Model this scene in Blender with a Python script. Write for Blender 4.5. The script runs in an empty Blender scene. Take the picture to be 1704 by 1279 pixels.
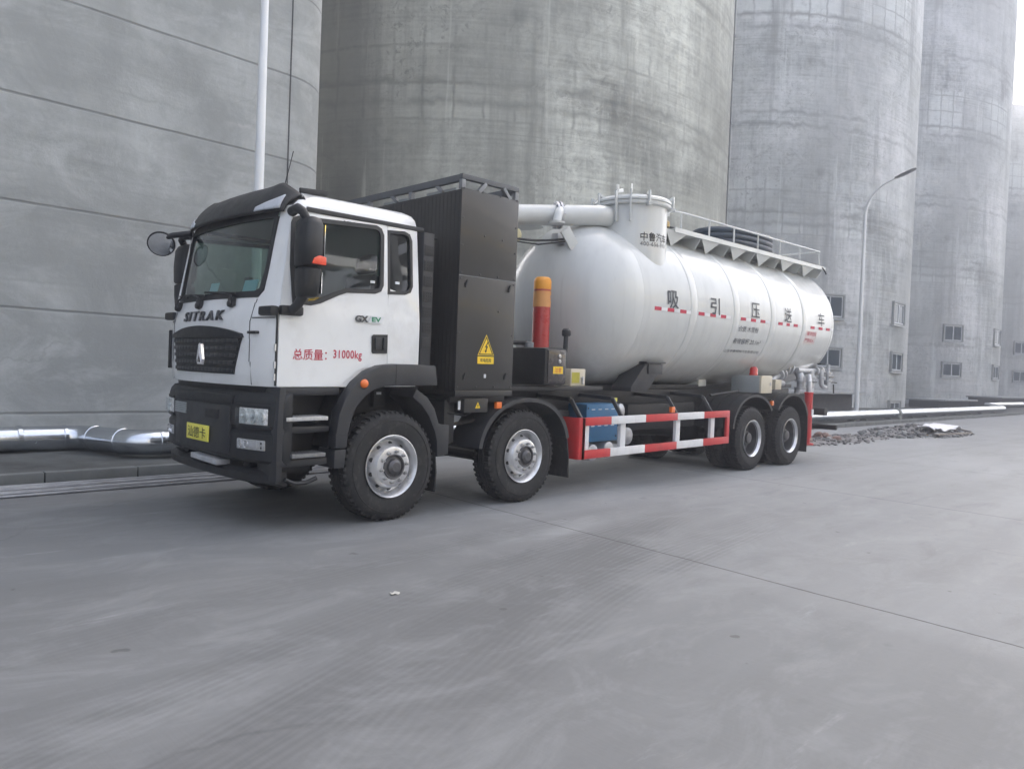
import bpy, bmesh, math, random
from mathutils import Vector, Matrix
random.seed(7)
C = bpy.context.scene.collection
SC = bpy.context.scene
PI = math.pi
R = math.radians

# ------------------------------------------------------------------ camera
cam = bpy.data.cameras.new("camera"); camo = bpy.data.objects.new("camera", cam); C.objects.link(camo)
YAW, PITCH, ROLL = 0.7883493, -0.0180968, 0.0388214
cy, sy, cp, sp = math.cos(YAW), math.sin(YAW), math.cos(PITCH), math.sin(PITCH)
fw = Vector((sy*cp, cy*cp, sp)); rt = Vector((cy, -sy, 0)); up = rt.cross(fw)
r2 = rt*math.cos(ROLL)+up*math.sin(ROLL); u2 = -rt*math.sin(ROLL)+up*math.cos(ROLL)
m = Matrix((r2, u2, -fw)).transposed().to_4x4(); m.translation = Vector((-4.31698, -5.8828, 1.4897))
camo.matrix_world = m
cam.sensor_width = 36; cam.lens = 1248.75/1704*36; cam.clip_start = .05; cam.clip_end = 2000
SC.camera = camo

# ------------------------------------------------------------------ light
SUN_EL, SUN_AZ = R(46), R(48)          # azimuth clockwise from +Y (towards +X)
w = bpy.data.worlds.new("World"); SC.world = w; w.use_nodes = True
nt = w.node_tree; nt.nodes.clear()
sky = nt.nodes.new('ShaderNodeTexSky'); sky.sky_type = 'NISHITA'; sky.sun_disc = False
sky.sun_elevation = SUN_EL; sky.sun_rotation = SUN_AZ
sky.air_density = .85; sky.dust_density = 7.0; sky.ozone_density = .0
bg = nt.nodes.new('ShaderNodeBackground'); bg.inputs[1].default_value = .08
wo = nt.nodes.new('ShaderNodeOutputWorld')
nt.links.new(sky.outputs[0], bg.inputs[0]); nt.links.new(bg.outputs[0], wo.inputs[0])
sun = bpy.data.lights.new("sun", 'SUN'); suno = bpy.data.objects.new("sun", sun); C.objects.link(suno)
sun.energy = 5.0; sun.angle = R(.6); sun.color = (1.0, .96, .9)
sd = Vector((math.sin(SUN_AZ)*math.cos(SUN_EL), math.cos(SUN_AZ)*math.cos(SUN_EL), math.sin(SUN_EL)))
suno.rotation_euler = sd.to_track_quat('Z', 'Y').to_euler()
SC.view_settings.view_transform = 'Standard'; SC.view_settings.look = 'None'
SC.view_settings.exposure = 2.98; SC.view_settings.gamma = 1
SC.cycles.max_bounces = 6; SC.cycles.use_denoising = True

# ------------------------------------------------------------------ materials
MATS = {}
def newmat(name):
    mt = bpy.data.materials.new(name); mt.use_nodes = True; n = mt.node_tree
    n.nodes.clear(); o = n.nodes.new('ShaderNodeOutputMaterial'); b = n.nodes.new('ShaderNodeBsdfPrincipled')
    n.links.new(b.outputs[0], o.inputs[0]); MATS[name] = mt
    return mt, n, b
class NB:
    """tiny node builder"""
    def __init__(s, n): s.n = n
    def add(s, t, **k):
        q = s.n.nodes.new(t)
        for a, v in k.items(): setattr(q, a, v)
        return q
    def link(s, a, b): s.n.links.new(a, b)
    def coord(s, kind='Object', scale=(1, 1, 1), loc=(0, 0, 0), rot=(0, 0, 0)):
        tc = s.add('ShaderNodeTexCoord'); mp = s.add('ShaderNodeMapping')
        mp.inputs['Scale'].default_value = scale; mp.inputs['Location'].default_value = loc; mp.inputs['Rotation'].default_value = rot
        s.link(tc.outputs[kind], mp.inputs[0]); return mp.outputs[0]
    def noise(s, vec, scale, detail=5, rough=.55, dist=0.):
        q = s.add('ShaderNodeTexNoise'); q.inputs['Scale'].default_value = scale; q.inputs['Detail'].default_value = detail
        q.inputs['Roughness'].default_value = rough; q.inputs['Distortion'].default_value = dist
        s.link(vec, q.inputs['Vector']); return q.outputs['Fac']
    def ramp(s, fac, stops):
        q = s.add('ShaderNodeValToRGB'); e = q.color_ramp.elements
        while len(e) < len(stops): e.new(.5)
        for i, (p, c) in enumerate(stops):
            e[i].position = p; e[i].color = (c, c, c, 1) if not hasattr(c, '__len__') else (*c, 1)
        s.link(fac, q.inputs[0]); return q.outputs[0]
    def math(s, op, a, b=None, c=None):
        q = s.add('ShaderNodeMath', operation=op)
        for i, v in enumerate((a, b, c)):
            if v is None: continue
            if isinstance(v, (int, float)): q.inputs[i].default_value = v
            else: s.link(v, q.inputs[i])
        return q.outputs[0]
    def mix(s, fac, a, b, mode='MIX'):
        q = s.add('ShaderNodeMix', data_type='RGBA', blend_type=mode)
        for i, v in ((0, fac), (6, a), (7, b)):
            if isinstance(v, (int, float)): q.inputs[i].default_value = v
            elif isinstance(v, tuple): q.inputs[i].default_value = (*v, 1)
            else: s.link(v, q.inputs[i])
        return q.outputs[2]
    def bump(s, h, strength=.2, dist=.02):
        q = s.add('ShaderNodeBump'); q.inputs['Strength'].default_value = strength; q.inputs['Distance'].default_value = dist
        s.link(h, q.inputs['Height']); return q.outputs[0]
    def sep(s, vec):
        q = s.add('ShaderNodeSeparateXYZ'); s.link(vec, q.inputs[0]); return q.outputs

def simple(name, col, rough=.5, metal=0., var=.12, scale=3., coat=0., bump=0., bscale=60, dirt=None, spec=.5):
    mt, n, b = newmat(name); k = NB(n)
    co = k.coord()
    f = k.noise(co, scale, 6, .6)
    lo = tuple(c*(1-var) for c in col); hi = tuple(min(1, c*(1+var)) for c in col)
    c = k.mix(k.ramp(f, [(.3, 0.), (.7, 1.)]), lo, hi)
    if dirt:
        g = k.noise(k.coord(scale=(1, 1, .6), loc=(3, 1, 2)), scale*2.2, 8, .7)
        c = k.mix(k.ramp(g, [(.52, 0.), (.78, dirt[1])]), c, dirt[0])
    k.link(c, b.inputs['Base Color'])
    r = k.ramp(k.noise(co, scale*3, 4), [(.2, max(0, rough-.08)), (.8, min(1, rough+.1))]); k.link(r, b.inputs['Roughness'])
    b.inputs['Metallic'].default_value = metal; b.inputs['Coat Weight'].default_value = coat; b.inputs['Coat Roughness'].default_value = .05
    b.inputs['Specular IOR Level'].default_value = spec
    if bump: k.link(k.bump(k.noise(co, bscale, 3), bump, .004), b.inputs['Normal'])
    return mt
white = simple('white_paint', (.72, .735, .735), .35, 0, .04, 1.5, .8, .05, 1.6, dirt=((.40, .385, .36), .34))
def tankmat():
    mt, n, b = newmat('tank_paint'); k = NB(n)
    base = (.575, .592, .58)
    f = k.noise(k.coord(), .8, 6, .6); st = k.noise(k.coord(scale=(5, 5, .22), loc=(2, 1, 0)), 1, 6, .62)
    st2 = k.noise(k.coord(scale=(16, 16, .35)), 1, 5, .6)
    c = k.mix(k.ramp(f, [(.3, 0.), (.7, 1.)]), tuple(q*.95 for q in base), tuple(q*1.05 for q in base))
    c = k.mix(k.ramp(st, [(.50, 0.), (.72, .34)]), c, (.42, .43, .43))
    c = k.mix(k.ramp(st2, [(.60, 0.), (.74, .25)]), c, (.36, .36, .35))
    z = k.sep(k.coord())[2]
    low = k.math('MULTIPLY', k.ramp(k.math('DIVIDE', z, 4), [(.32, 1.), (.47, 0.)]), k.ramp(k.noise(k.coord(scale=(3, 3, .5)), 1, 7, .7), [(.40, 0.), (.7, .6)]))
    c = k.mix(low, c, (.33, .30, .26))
    k.link(c, b.inputs['Base Color'])
    k.link(k.ramp(st, [(.3, .30), (.7, .5)]), b.inputs['Roughness'])
    b.inputs['Coat Weight'].default_value = .65; k.link(k.ramp(st2, [(.35, .04), (.7, .22)]), b.inputs['Coat Roughness'])
    k.link(k.bump(k.noise(k.coord(scale=(1.6, 1, 1)), 1.7, 3), .12, .05), b.inputs['Coat Normal'])
    return mt
tankw = tankmat()
blackpl = simple('black_plastic', (.013, .0145, .017), .5, 0, .25, 4, 0, .25, 160, dirt=((.06, .058, .055), .3))
greypl = simple('charcoal_plastic', (.023, .025, .029), .45, 0, .2, 3, 0, .2, 200, dirt=((.085, .082, .08), .3))
chassis = simple('chassis_black', (.009, .010, .012), .5, 0, .3, 5, dirt=((.04, .037, .034), .4))
panel = simple('dark_panel', (.019, .019, .019), .36, 0, .15, 1.2, .15, .05, 250, dirt=((.06, .058, .054), .3))
boltm = simple('dull_bolt', (.06, .06, .062), .5, .5, .2, 40)
frame_d = simple('frame_charcoal', (.085, .092, .10), .5, .2, .12, 4)
frame_l = simple('frame_grey', (.20, .21, .22), .5, .3, .1, 4)
rubber = simple('tyre_rubber', (.013, .0135, .015), .75, 0, .3, 9, 0, .3, 90, dirt=((.12, .115, .11), .6))
rimm = simple('rim_silver', (.62, .63, .65), .32, .85, .1, 8, dirt=((.25, .24, .23), .4))
rimd = simple('rim_dark', (.085, .085, .09), .5, .4, .2, 8, dirt=((.16, .15, .14), .5))
hubm = simple('hub_grey', (.10, .10, .105), .45, .5, .3, 20)
nutm = simple('nut_steel', (.5, .5, .5), .3, .9, .2, 40)
red = simple('red_paint', (.50, .028, .030), .4, 0, .12, 3, .2, dirt=((.2, .05, .045), .35))
redr = simple('red_ram', (.38, .025, .022), .3, 0, .12, 3, .5)
guardw = simple('guard_white', (.68, .69, .70), .45, 0, .06, 4, dirt=((.35, .34, .33), .35))
orange = simple('orange_paint', (.72, .30, .02), .4, 0, .1, 4)
orange2 = simple('pale_orange_band', (.62, .30, .10), .5, 0, .1, 4)
amber = simple('amber_lens', (.75, .16, .02), .2, 0, .1, 20, .6)
redl = simple('red_lens', (.55, .02, .015), .2, 0, .1, 20, .6)
orl = simple('indicator_lens', (.75, .07, .025), .2, 0, .1, 20, .6)
beige = simple('beige_box', (.55, .50, .39), .45, 0, .06, 4)
greybox = simple('grey_box', (.34, .37, .38), .5, 0, .08, 4)
blue = simple('blue_box', (.035, .15, .30), .45, 0, .12, 4, dirt=((.1, .12, .14), .4))
alu = simple('aluminium', (.68, .69, .71), .34, .9, .08, 7)
step = simple('step_aluminium', (.50, .51, .52), .45, .6, .15, 30, dirt=((.12, .12, .12), .5))
stepd = simple('step_tread_dark', (.20, .205, .21), .5, .5, .2, 30, dirt=((.07, .07, .07), .5))
castst = simple('cast_grey', (.50, .51, .53), .4, .5, .15, 9)
zinc = simple('zinc_duct', (.66, .69, .73), .2, 1., .06, 2.)
darkduct = simple('dark_steel', (.05, .048, .048), .6, .3, .3, 6)
yellow = simple('yellow_plate', (.80, .74, .12), .4, 0, .04, 9)
yellow2 = simple('warning_yellow', (.80, .55, .02), .4, 0, .04, 9)
olive = simple('olive_label', (.42, .38, .03), .5, 0, .08, 9)
inkb = simple('black_ink', (.012, .012, .014), .5)
inkd = simple('slate_ink', (.030, .038, .050), .5)
inkr = simple('red_ink', (.48, .012, .05), .5)
inkg = simple('green_ink', (.01, .22, .10), .4)
inkw = simple('white_ink', (.62, .64, .66), .5)
chrome = simple('chrome', (.8, .8, .82), .16, .85, .03, 5)
letter = simple('letter_grey', (.10, .105, .115), .3, .7, .05, 5)
mirrorm = simple('mirror_glass', (.8, .82, .83), .03, 1., .01, 1)
lampm = simple('lamp_reflector', (.82, .82, .80), .3, .35, .25, 30)
seatm = simple('seat_cloth', (.05, .05, .055), .8, 0, .2, 9)
hosem = simple('hose_blue', (.018, .035, .055), .45, 0, .2, 6)
polew = simple('pole_white', (.72, .74, .75), .4, .1, .04, 3, .2)
headg = simple('lamp_head_grey', (.16, .17, .18), .45, .5, .1, 6)
tape = simple('wrapped_insulation', (.24, .26, .24), .6, 0, .25, 3)
brick = simple('old_brick', (.28, .19, .165), .85, 0, .3, 5, 0, .6, 40, dirt=((.3, .27, .24), .5))
ground_soil = simple('verge_soil', (.075, .08, .078), .95, 0, .45, 2.2, 0, .8, 25, dirt=((.17, .17, .165), .6))
soil = simple('spoil_soil', (.20, .195, .195), .95, 0, .4, 4, 0, .8, 25)
sheetm = simple('white_sheet', (.75, .75, .78), .5, 0, .05, 3)
wood = simple('old_plank', (.22, .19, .16), .8, 0, .25, 6, 0, .3, 40)
steelbar = simple('steel_bar', (.33, .34, .36), .4, .7, .2, 5)
slabm = simple('slab_concrete', (.33, .34, .35), .85, 0, .2, 2)
darkslab = simple('shelter_dark', (.05, .052, .055), .8, 0, .3, 2)
kerbm = simple('kerb_concrete', (.15, .158, .155), .85, 0, .2, 2.5, 0, .5, 30)
bouncem = simple('bounce_cream', (.66, .62, .54), .6, 0, .05, 2)
paper = simple('paper', (.50, .49, .45), .8)
winwhite = simple('window_frame_white', (.70, .72, .73), .45)
reveal = simple('window_reveal', (.16, .16, .165), .9)

def glassmat(name, tint, mixf, rough=.02, body=(.01, .012, .013)):
    mt = bpy.data.materials.new(name); mt.use_nodes = True; n = mt.node_tree; n.nodes.clear(); k = NB(n)
    o = k.add('ShaderNodeOutputMaterial'); t = k.add('ShaderNodeBsdfTransparent'); t.inputs[0].default_value = (*tint, 1)
    g = k.add('ShaderNodeBsdfGlossy'); g.inputs['Roughness'].default_value = rough; g.inputs[0].default_value = (.95, .97, 1, 1)
    d = k.add('ShaderNodeBsdfDiffuse'); d.inputs[0].default_value = (*body, 1)
    m1 = k.add('ShaderNodeMixShader'); m1.inputs[0].default_value = mixf; k.link(t.outputs[0], m1.inputs[1]); k.link(d.outputs[0], m1.inputs[2])
    fr = k.add('ShaderNodeFresnel'); fr.inputs[0].default_value = 1.5
    m2 = k.add('ShaderNodeMixShader'); ge = k.add('ShaderNodeNewGeometry')   # thin pane: only the outer face mirrors
    k.link(k.math('MULTIPLY', k.math('MULTIPLY', fr.outputs[0], 1.3), k.math('SUBTRACT', 1., ge.outputs['Backfacing'])), m2.inputs[0]); k.link(m1.outputs[0], m2.inputs[1]); k.link(g.outputs[0], m2.inputs[2])
    k.link(m2.outputs[0], o.inputs[0]); return mt
glass = glassmat('cab_glass', (.62, .72, .68), .12)
glassd = glassmat('dark_glass', (.35, .40, .40), .5)
winglass = glassmat('window_glass', (.3, .36, .38), .8, .05, (.09, .12, .14))
lens = glassmat('clear_lens', (.93, .95, .95), .03)

NOOK_SHADE = 44.6
def concrete(name, base, kind):
    mt, n, b = newmat(name); k = NB(n)
    if kind == 'silo': vec = k.coord('UV')            # u = metres round the drum, v = height
    else: vec = k.coord('Object')
    sx, sy_, sz = k.sep(vec)
    if kind == 'silo': u, v = sx, sy_
    else: u, v = k.math('ADD', sx, k.math('MULTIPLY', sy_, .9)), sz
    comb = k.add('ShaderNodeCombineXYZ'); k.link(u, comb.inputs[0]); k.link(v, comb.inputs[1]); uv = comb.outputs[0]
    def mp(scale, loc=(0, 0, 0)):
        q = k.add('ShaderNodeMapping'); q.inputs['Scale'].default_value = scale; q.inputs['Location'].default_value = loc
        k.link(uv, q.inputs[0]); return q.outputs[0]
    big = k.noise(mp((.22, .22, 1), (3.1, .7, 0)), 1, 5, .55, .6)
    med = k.noise(mp((1, .8, 1), (9, 2, 0)), 1.1, 7, .62, .8)
    fine = k.noise(mp((1, 1, 1)), 14, 6, .7)
    streak = k.noise(mp((2.2, .10, 1), (1, 5, 0)), 1, 6, .62, .3)
    streakf = k.noise(mp((9, .25, 1), (4, 1, 0)), 1, 4, .6)
    horiz = k.noise(mp((.25, 7, 1), (2, 2, 0)), 1, 5, .6, .15)
    val = k.math('ADD', k.math('MULTIPLY', k.ramp(big, [(.3, 0.), (.7, 1.)]), .34), k.math('MULTIPLY', k.ramp(med, [(.25, 0.), (.75, 1.)]), .30))
    val = k.math('ADD', val, k.math('MULTIPLY', k.ramp(streak, [(.3, 0.), (.7, 1.)]), .19 if kind == 'silo' else .12))
    val = k.math('ADD', val, k.math('MULTIPLY', k.ramp(horiz, [(.3, 0.), (.7, 1.)]), .19))
    val = k.math('ADD', val, k.math('MULTIPLY', streakf, .10))
    val = k.math('ADD', val, k.math('MULTIPLY', fine, .14))
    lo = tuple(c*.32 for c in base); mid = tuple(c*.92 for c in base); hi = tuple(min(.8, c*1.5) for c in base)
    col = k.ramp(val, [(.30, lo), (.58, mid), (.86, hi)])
    mot = k.noise(mp((1.5, 1.7, 1), (6, 13, 0)), 1.9, 10, .78, .6)
    col = k.mix(k.ramp(mot, [(.50, 0.), (.66, .55)]), col, tuple(c*.45 for c in base))
    mot2 = k.noise(mp((1.9, 1.3, 1), (16, 3, 0)), 2.3, 10, .78, .5)
    col = k.mix(k.ramp(mot2, [(.54, 0.), (.68, .55)]), col, tuple(min(.8, c*1.45) for c in base))
    height = k.math('ADD', k.math('MULTIPLY', fine, .3), k.math('MULTIPLY', med, .6))
    if kind == 'silo':
        # slip-form lifts: cast panels with darker mortar lines showing in patches
        br = k.add('ShaderNodeTexBrick'); br.offset = 0; br.inputs['Scale'].default_value = 1
        br.inputs['Brick Width'].default_value = 1.05; br.inputs['Row Height'].default_value = 1.25
        br.inputs['Mortar Size'].default_value = .10; br.inputs['Mortar Smooth'].default_value = 1.
        wob = k.add('ShaderNodeVectorMath', operation='ADD')
        nz = k.add('ShaderNodeTexNoise'); nz.inputs['Scale'].default_value = 1.6; nz.inputs['Detail'].default_value = 4
        k.link(uv, nz.inputs['Vector'])
        sc_ = k.add('ShaderNodeVectorMath', operation='SCALE'); sc_.inputs['Scale'].default_value = .22; k.link(nz.outputs['Color'], sc_.inputs[0])
        k.link(uv, wob.inputs[0]); k.link(sc_.outputs[0], wob.inputs[1]); k.link(wob.outputs[0], br.inputs['Vector'])
        lift = k.math('MODULO', k.math('ADD', v, 2.6), 12.2)
        band = k.ramp(k.math('DIVIDE', lift, 12.2), [(.012, 0.), (.03, 1.), (.27, 1.), (.30, 0.)])
        patch = k.ramp(k.noise(mp((.16, .2, 1), (7.3, 3.1, 0)), 1, 4, .6, .5), [(.40, 0.), (.52, 1.)])
        mk = k.math('MULTIPLY', k.math('MULTIPLY', br.outputs['Fac'], band), k.math('MULTIPLY', k.math('MULTIPLY', patch, k.ramp(med, [(.3, .35), (.7, 1.)])), .75))
        col = k.mix(mk, col, tuple(c*.42 for c in base))
        fl_ = k.math('MULTIPLY', k.ramp(k.noise(mp((.12, 11, 1), (5, 1, 0)), 1, 4, .55, .1), [(.54, 0.), (.66, .5)]), k.ramp(k.noise(mp((.35, .3, 1), (13, 7, 0)), 1, 5), [(.46, 0.), (.6, 1.)]))
        col = k.mix(fl_, col, tuple(c*.5 for c in base))      # board marks
        cellm = k.math('MULTIPLY', k.math('MULTIPLY', k.math('SUBTRACT', 1, br.outputs['Fac']), band), k.math('MULTIPLY', patch, .45))
        col = k.mix(cellm, col, tuple(min(1, c*1.5) for c in base))
        # wavering lift joints
        j = k.math('ABSOLUTE', k.math('SUBTRACT', k.math('PINGPONG', k.math('ADD', v, k.math('MULTIPLY', k.noise(mp((.9, .3, 1)), 1.5, 5), .7)), 2.8), .35))
        jm = k.math('MULTIPLY', k.ramp(j, [(.0, 1.), (.20, 0.)]), k.ramp(k.noise(mp((.5, .5, 1), (5, 5, 0)), 1, 5), [(.36, 0.), (.56, .8)]))
        col = k.mix(jm, col, tuple(c*.45 for c in base))
        dk = k.ramp(k.noise(mp((.75, .055, 1), (12, 2, 0)), 1, 6, .65), [(.54, 0.), (.68, .7)])
        col = k.mix(dk, col, tuple(c*.42 for c in base))
        # pale bare patches and rough honeycombing along the lifts
        pp = k.ramp(k.noise(mp((.45, .5, 1), (31, 14, 0)), 1.2, 8, .7, .6), [(.56, 0.), (.66, .45)])
        col = k.mix(pp, col, tuple(min(.8, c*1.45) for c in base))
        rg = k.ramp(k.noise(mp((1.4, 1.4, 1), (8, 3, 0)), 2.2, 8, .75, 1.), [(.54, 0.), (.62, .8)])
        col = k.mix(k.math('MULTIPLY', rg, k.ramp(k.noise(mp((.2, .35, 1), (2, 9, 0)), 1, 4), [(.45, 0.), (.6, 1.)])), col, tuple(c*.45 for c in base))
        bl = k.ramp(k.noise(mp((.10, .05, 1), (17.5, 3.3, 0)), 1, 4, .55, .4), [(.46, 0.), (.64, .62)])
        col = k.mix(bl, col, tuple(c*.5 for c in base))
        if name == 'silo_concrete':       # shade of the nook beside the building, painted as streaky darkening
            du = k.math('ABSOLUTE', k.math('SUBTRACT', k.math('ADD', u, k.math('MULTIPLY', k.noise(mp((1.3, .07, 1), (7, 7, 0)), 1, 6, .65), 2.2)), NOOK_SHADE))
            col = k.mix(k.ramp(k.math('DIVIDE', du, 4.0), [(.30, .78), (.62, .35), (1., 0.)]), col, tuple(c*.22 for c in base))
        lt = k.ramp(k.noise(mp((1.7, .09, 1), (2, 12, 0)), 1, 6, .65), [(.58, 0.), (.72, .5)])
        col = k.mix(lt, col, tuple(min(1, c*1.5) for c in base))
    else:
        # straight shutter joints every 1.485 m, dark and thin, with a stained pour line above each
        wv = k.math('ADD', v, k.math('MULTIPLY', k.noise(mp((.6, .2, 1)), 1, 4), .03))
        q = k.math('MODULO', k.math('ADD', wv, 1.485*4 - 2.115), 1.485)
        d = k.math('MINIMUM', q, k.math('SUBTRACT', 1.485, q))
        jm = k.math('MULTIPLY', k.ramp(d, [(.008, 1.), (.026, 0.)]), k.ramp(k.noise(mp((1.2, .3, 1), (9, 9, 0)), 1, 4), [(.28, .45), (.5, 1.)])); 
        above = k.ramp(q, [(.0, 1.), (.40, .75), (.46, 0.)])
        col = k.mix(k.math('MULTIPLY', above, .30), col, tuple(min(1, c*1.22) for c in base))
        wob2 = k.math('ADD', q, k.math('MULTIPLY', k.noise(mp((1.4, .6, 1), (3, 0, 0)), 1.3, 6, .7), .20))
        pl = k.math('ABSOLUTE', k.math('SUBTRACT', wob2, .50))
        plm = k.math('MULTIPLY', k.ramp(pl, [(0., 1.), (.035, 0.)]), k.ramp(k.noise(mp((.5, .5, 1), (1, 8, 0)), 1, 5), [(.36, 0.), (.6, .6)]))
        col = k.mix(plm, col, tuple(c*.5 for c in base))
        # a few white efflorescence runs along the pour line
        ef = k.math('MULTIPLY', k.ramp(pl, [(.0, 1.), (.05, 0.)]), k.ramp(k.noise(mp((.55, .35, 1), (21.4, 3, 0)), 1, 6, .6), [(.63, 0.), (.68, .9)]))
        col = k.mix(ef, col, (.62, .61, .58))
        # vertical panel joints / damp streaks
        vq = k.math('MODULO', k.math('ADD', k.math('ADD', u, 60), k.math('MULTIPLY', k.math('FLOOR', k.math('DIVIDE', v, 1.485)), 1.37)), 2.9)
        vm = k.math('MULTIPLY', k.ramp(k.math('ABSOLUTE', k.math('SUBTRACT', k.math('ADD', vq, k.math('MULTIPLY', med, .16)), 1.4)), [(.0, 1.), (.055, 0.)]), k.ramp(k.noise(mp((.6, .7, 1), (6, 4, 0)), 1, 5), [(.46, 0.), (.62, .5)]))
        col = k.mix(vm, col, tuple(c*.55 for c in base))
        # blotchy damp and pale trowelled patches
        b1 = k.ramp(k.noise(mp((.42, .55, 1), (14, 6, 0)), 1.1, 8, .66, .9), [(.46, 0.), (.60, .85)])
        col = k.mix(b1, col, tuple(c*.52 for c in base))
        b2 = k.ramp(k.noise(mp((.5, .8, 1), (3, 27, 0)), 1.3, 8, .68, .7), [(.52, 0.), (.66, .7)])
        col = k.mix(b2, col, tuple(min(.8, c*1.45) for c in base))
        b3 = k.ramp(k.noise(mp((1.6, .12, 1), (6, 2, 0)), 1, 6, .65), [(.58, 0.), (.72, .45)])
        col = k.mix(b3, col, tuple(c*.5 for c in base))
        # hair cracks
        vo = k.add('ShaderNodeTexVoronoi', feature='DISTANCE_TO_EDGE'); vo.inputs['Scale'].default_value = .42
        wv2 = k.add('ShaderNodeVectorMath', operation='ADD'); nz = k.add('ShaderNodeTexNoise'); nz.inputs['Scale'].default_value = 1.3; nz.inputs['Detail'].default_value = 5
        k.link(uv, nz.inputs['Vector']); k.link(uv, wv2.inputs[0]); k.link(nz.outputs['Color'], wv2.inputs[1]); k.link(wv2.outputs[0], vo.inputs['Vector'])
        cr = k.math('MULTIPLY', k.ramp(vo.outputs['Distance'], [(.0, 1.), (.007, 0.)]), k.ramp(k.noise(mp((.3, .3, 1), (3, 9, 0)), 1, 3), [(.52, 0.), (.6, .55)]))
        col = k.mix(cr, col, tuple(c*.4 for c in base))
        col = k.mix(jm, col, tuple(c*.22 for c in base))
        height = k.math('SUBTRACT', height, k.math('MULTIPLY', jm, 1.5))
        # smoother rendered plinth
        pz = k.ramp(k.math('ADD', v, k.math('MULTIPLY', med, .08)), [(1.04, 1.), (1.08, 0.)])
        col = k.mix(k.math('MULTIPLY', pz, .45), col, tuple(c*1.12 for c in base))
    k.link(col, b.inputs['Base Color']); b.inputs['Roughness'].default_value = .88; b.inputs['Specular IOR Level'].default_value = .3
    k.link(k.bump(height, .35, .03), b.inputs['Normal'])
    return mt
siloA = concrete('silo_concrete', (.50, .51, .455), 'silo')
siloB = concrete('far_silo_concrete', (.61, .635, .62), 'silo')  # paler than the near silo: distance haze put into the base colour
wallm = concrete('wall_concrete', (.365, .38, .372), 'wall')

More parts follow.
